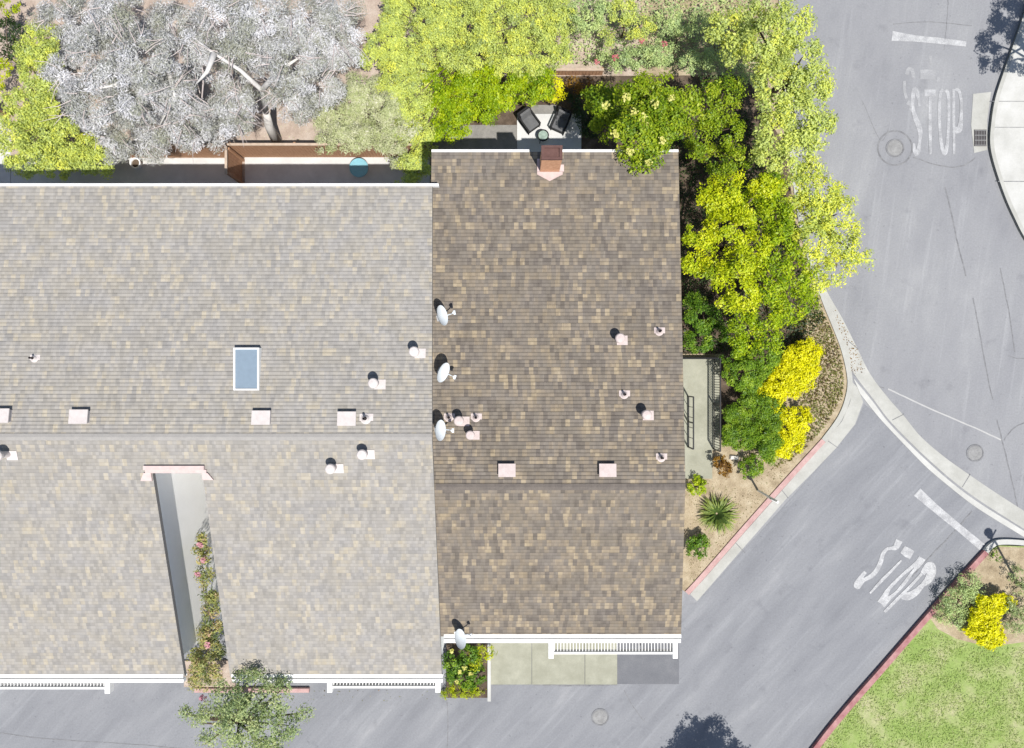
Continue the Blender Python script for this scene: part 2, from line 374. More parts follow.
# STOP, reading from below, on the street
letters = [
    ([(246, 288), (238, 235), (228, 192), (212, 186), (205, 225), (204, 290), (216, 350), (238, 405), (250, 450), (247, 510), (238, 565), (224, 585), (213, 560), (211, 520)],
     [.1, .14, .2, .2, .16, .13, .2, .24, .2, .12, .2, .2, .14, .1], 0),
    ([(276, 205), (346, 205)], [.28, .28], 0), ([(311, 229), (311, 420), (314, 588)], [.13, .15, .10], 1),
    ([(405, 185), (424, 215), (428, 330), (424, 450), (416, 540), (402, 582), (386, 545), (374, 450), (369, 320), (374, 215), (392, 183)],
     [.16, .13, .12, .12, .15, .2, .16, .13, .12, .13, .16], 0),
    ([(459, 182), (459, 400), (462, 588)], [.12, .13, .10], 0),
    ([(468, 190), (486, 188), (502, 230), (507, 300), (504, 370), (494, 430), (468, 438)], [.12, .14, .13, .12, .16, .26, .3], 1)]
m = MB()
for i, (p, wd, dz) in enumerate(letters): stroke(m, [Z1(*q) for q in p], wd, .008 + .003 * dz)
m.build('stop_lettering', 'marking', road)
m = MB()
for p, wd in (([(165, 90), (180, 55), (200, 65), (208, 110)], .16), ([(152, 130), (152, 190), (165, 240)], .12), ([(170, 262), (200, 280)], .2),
              ([(250, 90), (345, 90)], .42), ([(315, -25), (316, 20)], .12), ([(352, 120), (372, 122)], .2), ([(262, 250), (300, 285), (345, 260)], .1), ([(182, 300), (215, 330)], .1)):
    stroke(m, [Z1(*q) for q in p], wd, .005)
m.build('faded_lettering', 'marking_old', road)
m = MB(); stroke(m, [(892, 36), (915, 38.5), (940, 41), (966, 44)], [.44, .27, .26, .22], .008); m.build('stop_line', 'marking_bold', road)
# STOP on the side drive, reading up to the right
letters2 = [
    ([(128, 348), (100, 380), (62, 445), (64, 462), (110, 418), (180, 378), (225, 325), (255, 260), (272, 200), (305, 158), (345, 150), (380, 140), (408, 85)],
     [.14, .18, .3, .3, .16, .2, .2, .2, .17, .14, .15, .26, .3], 0),
    ([(165, 525), (260, 420), (345, 335), (425, 250)], [.08, .14, .12, .08], 1), ([(435, 160), (475, 186), (515, 208)], [.34, .42, .4], 0),
    ([(255, 610), (285, 560), (320, 490), (420, 385), (520, 300), (575, 262), (595, 240), (570, 290), (520, 345), (450, 440), (380, 520), (325, 565), (262, 618)],
     [.35, .3, .16, .12, .15, .3, .34, .2, .12, .16, .12, .18, .35], 0),
    ([(285, 680), (400, 565), (500, 465), (595, 362)], [.13, .15, .13, .12], 1),
    ([(600, 362), (640, 312), (668, 300), (675, 350), (650, 410), (600, 458), (545, 515), (480, 550), (425, 548)], [.2, .34, .4, .4, .34, .2, .3, .36, .24], 0)]
m = MB()
for p, wd, dz in letters2: stroke(m, [Z2(*q) for q in p], wd, .014 + .003 * dz)
m.build('stop_lettering', 'marking_bold', drive)
m = MB(); stroke(m, [(917, 492), (935, 508), (958, 527), (982, 547)], [.42, .34, .3, .34], .010); m.build('stop_line', 'marking_bold', drive)

# kerbs and gutters
CURB = [(686, 592), (700, 577), (740, 531), (780, 486), (822, 440), (838, 418), (846, 398), (848, 378), (842, 350), (833, 326), (824, 304),
        (812, 270), (800, 225), (790, 150), (782, 60), (778, -80)]
PAN_OUT = [(697, 601), (785, 500), (812, 473), (836, 448), (855, 424), (863, 402)]
m = MB(); m.prism(G([(640, 645), (640, 560), (686, 592)] + [CURB[i] for i in range(1, len(CURB))] + [(-500, -80), (-500, 250), (640, 250)][:0] +
                   [(640, -80)]), 0, .10); struct(m.build('garden_bed', 'soil'))
m = MB(); m.prism(G([(640, -80), (-500, -80), (-500, 640), (640, 640)][:2] + [(-500, 250), (640, 250)]), 0, .10); struct(m.build('rear_yard', 'soil_rear'))
m = MB(); m.sheet(G([(440, 150), (440, 78), (745, 76), (785, 150), (795, 230), (812, 300), (800, 340), (745, 400), (725, 440), (720, 440), (720, 354), (640, 354), (640, 150)]), .104); struct(m.build('shaded_bed', 'mulch'))  # dark colour put under the trees to deepen the shade in crown gaps
red = line_px(CURB[:5], 5)
m = MB(); m.strip(offs(red, .10), offs(red, -.12), 0, .15); struct(m.build('kerb', 'kerb_red'))
gray = line_px(CURB[4:], 5)
m = MB(); m.strip(offs(gray, .10), offs(gray, -.12), 0, .15); struct(m.build('kerb', 'concrete'))
m = MB(); m.prism(G([(690, 594), (703, 580), (743, 534), (783, 489), (824, 443), (842, 421), (850, 402), (852, 382), (858, 388)] + PAN_OUT[::-1]), 0.001, .014)
struct(m.build('gutter', 'concrete'))
A_UP = [(800, 218), (812, 258), (826, 290), (842, 318), (856, 346), (870, 374), (888, 398), (903, 415), (920, 436), (943, 456), (968, 474), (993, 491), (1024, 511), (1070, 540)]
A_LO = [(798, 225), (810, 270), (823, 303), (833, 326), (842, 350), (854, 374), (873, 399), (888, 419), (908, 440), (930, 461), (953, 481), (980, 501), (1024, 529), (1070, 558)]
m = MB(); m.strip(line_px(A_UP), line_px(A_LO), 0.001, .018); struct(m.build('gutter', 'concrete'))
B_UP = [(853, 378), (872, 401), (887, 421), (907, 442), (929, 463), (952, 483), (979, 503), (1024, 531), (1070, 560)]
B_LO = [(860, 394), (875, 413), (886, 425.5), (904, 444.5), (926, 467), (949, 486.5), (977, 508), (1022, 536), (1068, 565)]
m = MB(); m.strip(line_px(B_UP), line_px(B_LO), 0.001, .03); struct(m.build('gutter_lip', 'concrete_white'))
for a, b in (((780, 488), (788, 498)), ((733, 540), (745, 553)), ((828, 441), (838, 448)), ((848, 341), (858, 349)), ((892, 420), (904, 414)), ((962, 487), (970, 474))):
    m = MB(); p = G([a, b]); m.strip(offs(p, .015), offs(p, -.015), .0225); struct(m.build('kerb_joint', 'seal'))
m = MB()   # patched orange stain
# corner sidewalk, top right
SW = [(1045, -60), (1030, -10), (1014, 38), (1002, 72), (993, 100), (989, 125), (988, 145), (992, 165), (1002, 195), (1012, 218), (1026, 244), (1060, 290)]
swl = line_px(SW)
m = MB(); m.prism(swl + G([(1400, 290), (1400, -60)]), 0, .14); struct(m.build('sidewalk', 'concrete_white'))
m = MB(); m.strip(offs(swl, .16), offs(swl, -.0), 0, .147); struct(m.build('kerb', 'concrete'))
m = MB(); m.prism(G([(973, 94), (991, 92), (987, 120), (987, 150), (974, 153), (971, 125)]), .001, .012); struct(m.build('gutter', 'concrete'))
for y0, y1, x0, x1 in ((101, 101.6, 992, 1030), (127, 127.6, 994, 1030), (181, 181.8, 998, 1035)):
    m = MB(); m.sheet(G([(x0, y0), (x1, y0), (x1, y1), (x0, y1)], .14), .1445); struct(m.build('sidewalk_joint', 'seal'))
# storm drain grate
dr = thing('storm_drain', 'rusty grey storm drain grate in the corner gutter beside the sidewalk', 'drain', (*W(980, 138), .012))
m = MB(); c = W(980, 138); m.box(c[0] - .27, c[1] - .36, .013, c[0] + .27, c[1] + .36, .02); m.build('pit', 'vent_dark', dr)
m = MB()
for i in range(8): m.box(c[0] - .25 + i * .068, c[1] - .34, .021, c[0] - .225 + i * .068, c[1] + .34, .04)
for i in range(4): m.box(c[0] - .26, c[1] - .345 + i * .216, .022, c[0] + .26, c[1] - .305 + i * .216, .043)
m.build('grate', 'grille', dr)

def manhole(px, py, label, r=.36, zz=.004, ring=None):
    c = W(px, py); t = thing('manhole_cover', label, 'manhole cover', (*c, zz))
    m = MB(); m.lathe([(0, .008), (r * .8, .008), (r * .82, .004), (r * .88, .004)], (*c, zz), 32)
    for k in range(10):
        a = k * math.pi / 5; x, y = c[0] + math.cos(a) * r * .5, c[1] + math.sin(a) * r * .5
        m.box(x - .03, y - .03, zz + .006, x + .03, y + .03, zz + .014)
    m.build('cover', 'iron', t)
    m = MB(); m.lathe([(r * .9, .002), (r * .9, .011), (r * 1.05, .011), (r * 1.07, .0)], (*c, zz), 32); m.build('frame', 'seal', t)
    if ring:
        m = MB(); m.lathe([(ring - .035, .002), (ring + .035, .002)], (*c, zz), 40); m.build('patch_seam', 'seal', t)
    return t
manhole(895, 148, 'manhole cover inside a dark ring, left of the STOP lettering on the street', .38, .004, .74)
manhole(975, 453, 'small round manhole cover on the street beside the pale gutter at the right', .36, .004)
manhole(600, 717, 'round manhole cover with pale ring on the drive below the garage apron', .36, .008)

# lawn at the lower right
m = MB(); m.prism(G([(812, 752), (846, 708), (880, 669), (920, 623), (950, 589), (986, 552), (998, 545), (1060, 547), (1300, 700), (1300, 1100), (640, 1100), (740, 850)]), 0, .10)
lawn = struct(m.build('lawn', 'lawn'))
LK = line_px([(720, 875), (810, 752), (845, 708), (880, 668), (920, 622), (950, 588), (984, 551)])
m = MB(); m.strip(offs(LK, .10), offs(LK, -.13), 0, .17); struct(m.build('kerb', 'kerb_red2'))
LK2 = line_px([(984, 551), (989, 545), (1000, 541), (1030, 543), (1070, 552)])
m = MB(); m.strip(offs(LK2, .10), offs(LK2, -.12), 0, .15); struct(m.build('kerb', 'concrete_white'))
m = MB(); m.sheet(G([(984, 553), (998, 546), (1060, 549), (1100, 640), (1024, 641), (1000, 644), (975, 643), (955, 638), (936, 628), (928, 616)]), .104); struct(m.build('planting_bed', 'soil'))

# ------------------------------------------------------------------ houses
STEP = .126
def slope_rows(mb, uv, xf, ridge, eave, ridge_z, eave_z, u0=0):
    """stepped shingle courses from the eave up to the ridge; xf(y) gives the list of (x0, x1) spans at that y"""
    L = math.hypot(eave - ridge, ridge_z - eave_z); n = int(round(L / STEP)); d = Vector((0, eave - ridge, eave_z - ridge_z)) / L
    nrm = Vector((0, -d.z * (1 if d.y > 0 else -1), abs(d.y))); 
    if nrm.z < 0: nrm = -nrm
    nrm = Vector((0, -d.z, d.y)) if d.y > 0 else Vector((0, d.z, -d.y))
    R = Vector((0, ridge, ridge_z))
    sgn = 1 if d.y < 0 else -1
    for i in range(n):
        s0, s1 = i * L / n, (i + 1) * L / n         # s grows down the slope
        a = R + d * s0 + nrm * .004; b = R + d * s1 + nrm * .022; c = R + d * s1 + nrm * .004
        ym = (a.y + b.y) / 2
        for (xa, xb) in xf(ym):
            xa0, xb0 = [q for q in xf(a.y) if abs(q[0] - xa) < .6][0] if False else (xa, xb)
            o = len(mb.v)
            mb.v += [(xa0, a.y, a.z), (xb0, a.y, a.z), (xb, b.y, b.z), (xa, b.y, b.z), (xb, c.y, c.z), (xa, c.y, c.z)]
            f1 = (o + 3, o + 2, o + 1, o) if sgn > 0 else (o, o + 1, o + 2, o + 3)
            f2 = (o + 5, o + 4, o + 2, o + 3) if sgn > 0 else (o + 3, o + 2, o + 4, o + 5)
            mb.f += [f1, f2]
            v0, v1 = (n - i) * STEP + u0, (n - i - 1) * STEP + u0 + .0004
            m_ = {o: (xa0, v0), o + 1: (xb0, v0), o + 2: (xb, v1), o + 3: (xa, v1), o + 4: (xb, v1), o + 5: (xa, v1)}
            for f in (f1, f2): uv += [m_[k] for k in f]

# ---- the corner house (right)
RX0, RRY, RRZ, RFY, RFZ, RBY, RBZ = -2.80, -3.77, 6.9, -9.43, 5.1, 7.73, 5.9
def rxr(y): return 5.79 if y > RRY else 5.78 + .30 * (RRY - y) / (RRY - RFY)
def rz_right(y): return RRZ - (RRZ - RBZ) * (y - RRY) / (RBY - RRY) if y > RRY else RRZ - (RRZ - RFZ) * (RRY - y) / (RRY - RFY)
house = thing('corner_house', 'house with dark brown and tan shingle roof and brick chimney, beside the green trees', 'house', (1.6, -.8, .0))
mb, uv = MB(), []
slope_rows(mb, uv, lambda y: [(RX0, rxr(y))], RRY, RBY, RRZ, RBZ)
slope_rows(mb, uv, lambda y: [(RX0, rxr(y))], RRY, RFY, RRZ, RFZ, 50)
roof_r = mb.build('roof', 'shingle', house, uv=uv)
m = MB(); t = .16      # deck under the shingles, with the white barge boards left to the fascia part
for y0, y1 in ((RFY, RRY), (RRY, RBY)):
    m.hexa([(RX0, y0, rz_right(y0) - t), (rxr(y0), y0, rz_right(y0) - t), (rxr(y1), y1, rz_right(y1) - t), (RX0, y1, rz_right(y1) - t),
            (RX0, y0, rz_right(y0)), (rxr(y0), y0, rz_right(y0)), (rxr(y1), y1, rz_right(y1)), (RX0, y1, rz_right(y1))])
m.build('roof_deck', 'deck', house)
def walls(name, pts, zf, parent, mat='stucco'):
    m = MB(); n = len(pts)
    for i in range(n):
        a, b = pts[i], pts[(i + 1) % n]
        m.add([(a[0], a[1], 0), (b[0], b[1], 0), (b[0], b[1], zf(b[1])), (a[0], a[1], zf(a[1]))], [(0, 1, 2, 3)])
    return m.build(name, mat, parent)
walls('wall', [(RX0, RFY + .5), (5.45, RFY + .5), (5.45, RRY), (5.45, RBY - .45), (RX0, RBY - .45), (RX0, RRY)], lambda y: rz_right(y) - .17, house)
# ridge cap of short lapped pieces
def ridge_cap(x0, x1, y, z, sf, sb, mat, parent):
    m = MB(); uv = []; x = x0; i = 0
    while x < x1 - .01:
        xe = min(x + .2, x1); w_ = .11; o = len(m.v); zz = (.036, .030)
        for xx, h in ((x, zz[0]), (xe, zz[1])):
            m.v += [(xx, y - w_, z - sf * w_ + h - .002), (xx, y, z + h + .004), (xx, y + w_, z - sb * w_ + h - .002)]
        fs = [(o, o + 3, o + 4, o + 1), (o + 1, o + 4, o + 5, o + 2)]
        m.f += fs + [(o + 2, o + 1, o)]
        k = i * .337
        uv += [(x, 90 + k), (xe, 90 + k), (xe, 90.1 + k), (x, 90.1 + k)] * 2 + [(x, 90 + k)] * 3
        x = xe; i += 1
    for s, yy, zz in ((-1, y - .11, z - sf * .11), (1, y + .11, z - sb * .11)):
        o = len(m.v); m.v += [(x0, yy, zz + .03), (x1, yy, zz + .03), (x1, yy, zz), (x0, yy, zz)]; m.f += [(o, o + 1, o + 2, o + 3)]
        uv += [(0, 90)] * 4
    return m.build('ridge_cap', mat, parent, uv=uv)
ridge_cap(-2.55, 5.78, RRY, RRZ, .318, .087, 'cap', house)
# white fascia / gutter along the eaves
def eave(y, z, x0, x1, sgn, parent, wide=True):
    m = MB()
    def bx(a, b, z0, z1): m.box(x0, min(y + sgn * a, y + sgn * b), z0, x1, max(y + sgn * a, y + sgn * b), z1)
    if wide:
        bx(-.07, .06, z + .012, z + .034)          # drip edge
        bx(.005, .03, z - .30, z + .010)
        bx(.03, .12, z - .30, z - .285)            # gutter floor
        bx(.12, .25, z - .22, z - .01)             # gutter lip and trim board
    else:
        bx(-.01, .08, z + .012, z + .034); bx(.005, .06, z - .2, z + .01)
    return m.build('fascia', 'white', parent)
eave(RFY, RFZ, -2.45, rxr(RFY), -1, house)
eave(RBY, RBZ, RX0, .6, 1, house, False)
eave(RBY, RBZ, 1.7, 5.79, 1, house, False)
# chimney
ch = MB(); cx0, cx1, cy0, cy1 = .97, 1.64, 7.02, 7.46
ch.box(cx0, cy0, 5.5, cx1, cy1, 7.30); chim = ch.build('chimney', 'brick', house)
m = MB()
for a in ((cx0 - .01, cy0 - .01, cx1 + .01, cy0 + .07), (cx0 - .01, cy1 - .07, cx1 + .01, cy1 + .01), (cx0 - .01, cy0 + .07, cx0 + .09, cy1 - .07), (cx1 - .09, cy0 + .07, cx1 + .01, cy1 - .07)):
    m.box(a[0], a[1], 7.302, a[2], a[3], 7.40)
m.box(cx0 + .09, cy0 + .07, 7.302, cx1 - .09, cy1 - .07, 7.34)
m.build('chimney_cap', 'brick_cap', chim)
m = MB(); zb = rz_right(cy0) + .03
m.add([(cx0 - .10, cy0 - .005, zb + .0), (cx1 + .12, cy0 - .005, zb), (cx1 + .12, cy0 - .10, zb + .02), ((cx0 + cx1) / 2, cy0 - .34, zb + .045), (cx0 - .10, cy0 - .10, zb + .02)], [(4, 3, 2, 1, 0)])
m.box(cx1 + .005, cy0, 5.9, cx1 + .16, cy1 - .2, 6.02); m.box(cx0 - .10, cy0, 5.9, cx0 - .005, cy1, 6.02)
m.build('flashing', 'pinkw', chim)
# garage door, side door and windows (below the eaves)
m = MB()
for k in range(4): m.box(.9, RFY + .44, .02 + k * .54, 5.0, RFY + .495, .53 + k * .54)
m.build('garage_door', 'garage', house)
m = MB(); m.box(5.455, -2.3, .32, 5.50, -1.35, 2.4); dr_ = m.build('door', 'wood', house)
m = MB(); m.tube([(5.53, -1.5, 1.3), (5.53, -1.42, 1.3)], .02); m.build('handle', 'steel', dr_)
for y in (2.0, 4.6):
    m = MB(); m.box(5.455, y, 1.1, 5.52, y + 1.4, 2.3); wf = m.build('window', 'white', house)
    m = MB(); m.box(5.521, y + .07, 1.17, 5.525, y + 1.33, 2.23); m.build('pane', 'win', wf)

# ---- the long neighbouring house (left)
LX1, LX0, LRY, LRZ, LFY, LFZ, LBY, LBZ = -2.60, -27.0, -2.05, 7.5, -10.95, 4.9, 6.41, 6.4
def lx1(y): return -2.60 - .12 * (y - LRY) / (LBY - LRY) if y > LRY else -2.60 + .06 * (LRY - y) / (LRY - LFY)
GX0, GX1, GY = -11.87, -10.22, -3.17          # the notch between its two front wings
def rz_left(y): return LRZ - (LRZ - LBZ) * (y - LRY) / (LBY - LRY) if y > LRY else LRZ - (LRZ - LFZ) * (LRY - y) / (LRY - LFY)
nb = thing('row_house', 'long pale roofed house with a skylight and a notch between its front wings', 'house', (-14, -2, 0))
mb, uv = MB(), []
slope_rows(mb, uv, lambda y: [(LX0, lx1(y))], LRY, LBY, LRZ, LBZ, 200)
slope_rows(mb, uv, lambda y: [(LX0, lx1(y))] if y > GY else [(LX0, GX0), (GX1, lx1(y))], LRY, LFY, LRZ, LFZ, 250)
mb.build('roof', 'shingle_pale', nb, uv=uv)
m = MB()
for y0, y1, xa, xb in ((LRY, LBY, LX0, None), (GY, LRY, LX0, None), (LFY, GY, LX0, GX0), (LFY, GY, GX1, None)):
    b0, b1 = (lx1(y0), lx1(y1)) if xb is None else (xb, xb)
    m.hexa([(xa, y0, rz_left(y0) - t), (b0, y0, rz_left(y0) - t), (b1, y1, rz_left(y1) - t), (xa, y1, rz_left(y1) - t),
            (xa, y0, rz_left(y0)), (b0, y0, rz_left(y0)), (b1, y1, rz_left(y1)), (xa, y1, rz_left(y1))])
m.build('roof_deck', 'deck', nb)
ov = .34
zf = lambda y: rz_left(y) - .17
walls('wall', [(LX0 + .3, LFY + .5), (GX0 - ov, LFY + .5), (GX0 - ov, GY), (GX1 + .06, GY), (GX1 + .06, LFY + .5), (-2.62, LFY + .5), (-2.66, LRY),
               (-2.78, LBY - .4), (LX0 + .3, LBY - .4), (LX0 + .3, LRY)], zf, nb)
ridge_cap(LX0, LX1, LRY, LRZ, .292, .13, 'cap_pale', nb)
eave(LFY, LFZ, LX0, GX0 - .05, -1, nb); eave(LFY, LFZ, GX1 + .05, LX1 + .08, -1, nb); eave(LBY, LBZ, LX0, LX1 + .1, 1, nb, False)
m = MB()   # pink flashing frame over the head of the notch
z = rz_left(GY)
m.box(GX0 - .22, GY + .02, z - .05, GX1 + .12, GY + .16, z + .16); m.box(GX0 - .2, GY - .09, z - .04, GX1 + .16, GY + .018, z + .07)
m.hexa([(GX0 - .40, GY - .36, z - .10), (GX0 - .02, GY - .36, z - .10), (GX0 - .02, GY - .09, z - .05), (GX0 - .26, GY - .09, z - .05),
        (GX0 - .40, GY - .36, z - .02), (GX0 - .02, GY - .36, z - .02), (GX0 - .02, GY - .09, z + .06), (GX0 - .26, GY - .09, z + .06)])
m.hexa([(GX1 + .01, GY - .33, z - .10), (GX1 + .36, GY - .33, z - .10), (GX1 + .2, GY - .09, z - .05), (GX1 + .01, GY - .09, z - .05),
        (GX1 + .01, GY - .33, z - .02), (GX1 + .36, GY - .33, z - .02), (GX1 + .2, GY - .09, z + .06), (GX1 + .01, GY - .09, z + .06)])
m.build('flashing', 'pinkw', nb)
# skylight
def on_left(px, py):
    z = 7.0
    for _ in range(4):
        x, y = W(px, py, z); z = rz_left(y)
    return x, y, z
def on_right(px, py):
    z = 6.0
    for _ in range(4):
        x, y = W(px, py, z); z = rz_right(y)
    return x, y, z
x, y, z = on_left(248, 369); hw, hl = .42, .70
m = MB()
m.box(x - hw, y - hl, z - .1, x - hw + .06, y + hl, z + .17); m.box(x + hw - .06, y - hl, z - .1, x + hw, y + hl, z + .17)
m.box(x - hw + .06, y - hl, z - .1, x + hw - .06, y - hl + .06, z + .17); m.box(x - hw + .06, y + hl - .06, z - .1, x + hw - .06, y + hl, z + .17)
sk = m.build('skylight', 'white', nb, bevel=.01)
m = MB(); m.box(x - hw + .061, y - hl + .061, z + .05, x + hw - .061, y + hl - .061, z + .13); m.build('pane', 'skyl', sk)
# garage doors of the wings
for x0, x1 in ((-18.2, -13.6), (-8.6, -3.6)):
    m = MB()
    for k in range(4): m.box(x0, LFY + .44, .02 + k * .54, x1, LFY + .495, .53 + k * .54)
    m.build('garage_door', 'garage', nb)

# ---- roof vents: parts of their houses
def vent_meshes():
    out = {}
    def me(mb, nm, mat, smooth=True):
        d = bpy.data.meshes.new(nm); d.from_pydata(mb.v, [], mb.f); d.update(); d.materials.append(M[mat])
        return d
    for key, mat in (('r', 'pink'), ('l', 'pinkp')):
        b = MB(); b.lathe([(.10, 0), (.10, .34), (.145, .35), (.145, .43), (.12, .46), (0, .475)], n=20); out['big' + key] = me(b, 'pipe_vent', mat)
        b = MB(); b.lathe([(.045, 0), (.035, .03), (.035, .30), (.025, .30), (.025, .05)], n=14); out['small' + key] = me(b, 'stub_vent', 'vent_dark')
        b = MB(); b.box(-.27, -.2, .0, .27, .2, .16); b.box(-.30, -.23, .165, .30, .23, .20); out['box' + key] = me(b, 'box_vent', mat)
        b = MB(); b.box(-.10, -.16, .0, .22, .12, .012); out['flash' + key] = me(b, 'flashing', mat)
        b = MB(); b.lathe([(.15, .014), (.11, .03), (.05, .12)], n=16); b.box(-.17, -.06, 0, .20, .14, .011); out['flashs' + key] = me(b, 'flashing', mat)
    return out
VM = vent_meshes()
def vent(kind, px, py, left, s=1.0):
    if kind == 'big': s *= 1.15
    x, y, z = (on_left if left else on_right)(px, py); h = nb if left else house; k = 'l' if left else 'r'
    rzf = rz_left if left else rz_right
    name = {'big': 'pipe_vent', 'small': 'stub_vent', 'box': 'box_vent'}[kind]
    o = bpy.data.objects.new(name, VM[kind + k]); COL.objects.link(o); o.parent = h; o.matrix_parent_inverse = world_inv(h)
    o.location = (x, y, z + .012); o.scale = (s, s, s)
    if kind == 'box': o.rotation_euler = (math.atan((rzf(y + .1) - rzf(y)) / .1), 0, 0)
    else:
        f = bpy.data.objects.new('flashing', VM[('flash' if kind == 'big' else 'flashs') + k]); COL.objects.link(f); f.parent = o
        f.rotation_euler = (math.atan((rzf(y + .1) - rzf(y)) / .1), 0, 0); f.location = (.06 if kind == 'big' else 0, -.02, .006)
for a in (('big', 618, 339), ('big', 644, 414), ('small', 659, 331), ('small', 624, 394), ('small', 661, 457), ('box', 507, 470, .95), ('box', 607, 470, .95),
          ('small', 449, 417), ('big', 460, 420), ('small', 476, 417), ('big', 471, 434, .9)):
    vent(a[0], a[1], a[2], False, a[3] if len(a) > 3 else 1)
for a in (('big', 416, 352), ('big', 376, 383), ('small', 366, 418, 1.2), ('box', 348, 419), ('box', 263, 418), ('box', 82, 417), ('box', 4, 416), ('small', 35, 358, .9),
          ('big', 365, 453), ('big', 334, 467), ('big', 8, 454)):
    vent(a[0], a[1], a[2], True, a[3] if len(a) > 3 else 1)

# ---- slatted white trellises over the garage doors
def trellis(label, pxa, pxb, ypx_out, wall_y, post_px, n):
    z = 2.8; yo = W(0, ypx_out, z)[1]; xa, xb = W(pxa, 0, z)[0], W(pxb, 0, z)[0]
    tr = thing('trellis', label, 'trellis', ((xa + xb) / 2, yo, z), 0, 'slatted trellises over the garage doors')
    m = MB(); m.box(xa, yo - .04, z - .26, xb, yo + .04, z + .02); m.build('front_beam', 'white', tr)
    m = MB(); m.box(xa, wall_y, z - .2, xb, wall_y - .06, z + .02) if False else m.box(xa, wall_y - .08, z - .2, xb, wall_y - .01, z + .02); m.build('wall_beam', 'white', tr)
    for x in (xa, xb):
        m = MB(); m.box(x - .10, yo - .20, z - .24, x + .10, wall_y - .0, z + .06); m.build('bracket', 'white', tr, bevel=.01)
    for i in range(n):
        x = xa + .16 + (xb - xa - .32) * i / (n - 1)
        m = MB(); m.hexa([(x - .012, yo + .061, z - .24), (x + .012, yo + .061, z - .24), (x + .012, wall_y - .081, z - .24), (x - .012, wall_y - .081, z - .13),
                          (x - .032, yo + .061, z - .02), (x - .008, yo + .061, z - .02), (x - .008, wall_y - .081, z - .02), (x - .032, wall_y - .081, z - .02)])
        m.build('slat', 'white', tr)
trellis('white slatted trellis over the garage apron of the dark roofed house', 551, 675, 653, RFY + .45, None, 38)
trellis('white slatted trellis along the pale roof, touching the right end of its front eave', 330, 438, 687, LFY + .45, None, 32)
trellis('white slatted trellis at the lower left end of the pale roof', -10, 108, 688, LFY + .45, None, 34)

# ------------------------------------------------------------------ paved bits near the houses
m = MB()
for x0, x1 in ((484, 531.5), (532, 584.5), (585, 617)):
    m.prism(G([(x0, 600), (x1, 600), (x1, 684), (x0, 684)]), .005, .05)
struct(m.build('garage_apron', 'concrete_walk'))
m = MB(); m.prism(G([(650, 358), (717, 358), (717, 449), (650, 449)]), .0, .34); m.prism(G([(650, 449.3), (711, 449.3), (711, 478), (650, 478)]), .0, .20)
struct(m.build('walkway', 'concrete_walk'))
m = MB(); m.prism(G([(517, 115), (581, 115), (581, 180), (517, 180)]), .1, .13); struct(m.build('patio', 'patio'))
m = MB(); m.prism(G([(431, 126), (516.7, 126), (516.7, 180), (431, 180)]), .1, .125); m.prism(G([(531, 106), (556, 106), (556, 114.7), (531, 114.7)]), .1, .125)
struct(m.build('paving', 'paver'))
m = MB(); m.prism(G([(246, 157.5), (430, 157.5), (430, 240), (246, 240)]), .1, .13); m.prism(G([(13, 159), (243, 159), (243, 240), (13, 240)]), .1, .128)
m.prism(G([(-60, 117), (12.5, 117), (12.5, 240), (-60, 240)]), .1, .126)
struct(m.build('back_patio', 'patio'))

# rear fences
def fence(label, a, b, h, parent_panels=True, zb=.1, group='wooden back yard fences'):
    (x0, y0), (x1, y1) = a, b; L = math.hypot(x1 - x0, y1 - y0); d = Vector((x1 - x0, y1 - y0)) / L; nrm = Vector((-d.y, d.x))
    fn = thing('fence', label, 'fence', (x0, y0, zb), 0, group)
    m = MB(); n = int(L / .14)
    for i in range(n):
        p = Vector((x0, y0)) + d * (L * i / n); q = p + d * (L / n - .012); o = nrm * .012
        hh = h + random.uniform(-.008, .008)
        m.hexa([(p.x - o.x, p.y - o.y, zb), (q.x - o.x, q.y - o.y, zb), (q.x + o.x, q.y + o.y, zb), (p.x + o.x, p.y + o.y, zb),
                (p.x - o.x, p.y - o.y, hh), (q.x - o.x, q.y - o.y, hh), (q.x + o.x, q.y + o.y, hh), (p.x + o.x, p.y + o.y, hh)])
    m.build('boards', 'wood', fn)
    m = MB(); o = nrm * .05
    m.hexa([(x0 - o.x, y0 - o.y, h + .012), (x1 - o.x, y1 - o.y, h + .012), (x1 + o.x, y1 + o.y, h + .012), (x0 + o.x, y0 + o.y, h + .012),
            (x0 - o.x, y0 - o.y, h + .05), (x1 - o.x, y1 - o.y, h + .05), (x1 + o.x, y1 + o.y, h + .05), (x0 + o.x, y0 + o.y, h + .05)])
    m.build('cap_rail', 'wood_pale', fn)
    k = max(2, int(L / 2.2) + 1)
    for i in range(k):
        p = Vector((x0, y0)) + d * (.06 + (L - .12) * i / (k - 1)) + nrm * .07
        m = MB(); m.box(p.x - .045, p.y - .045, zb, p.x + .045, p.y + .045, h - .02); m.build('post', 'wood', fn)
fence('brown wooden fence behind the pale roof, running right from the party fence', W(244, 158), W(431, 158), 1.75)
fence('brown wooden fence half hidden under the silver tree', W(60, 158), W(242, 158), 1.72)
fence('short brown party fence at right angles to the others', W(243, 160), W(243, 186), 1.75)
fence('short brown fence at the left edge beside the yellow green shrub', W(-60, 119), W(13, 119), 1.6)
fence('low wooden fence behind the hedge and patio', W(555, 76), W(602, 76), .6)

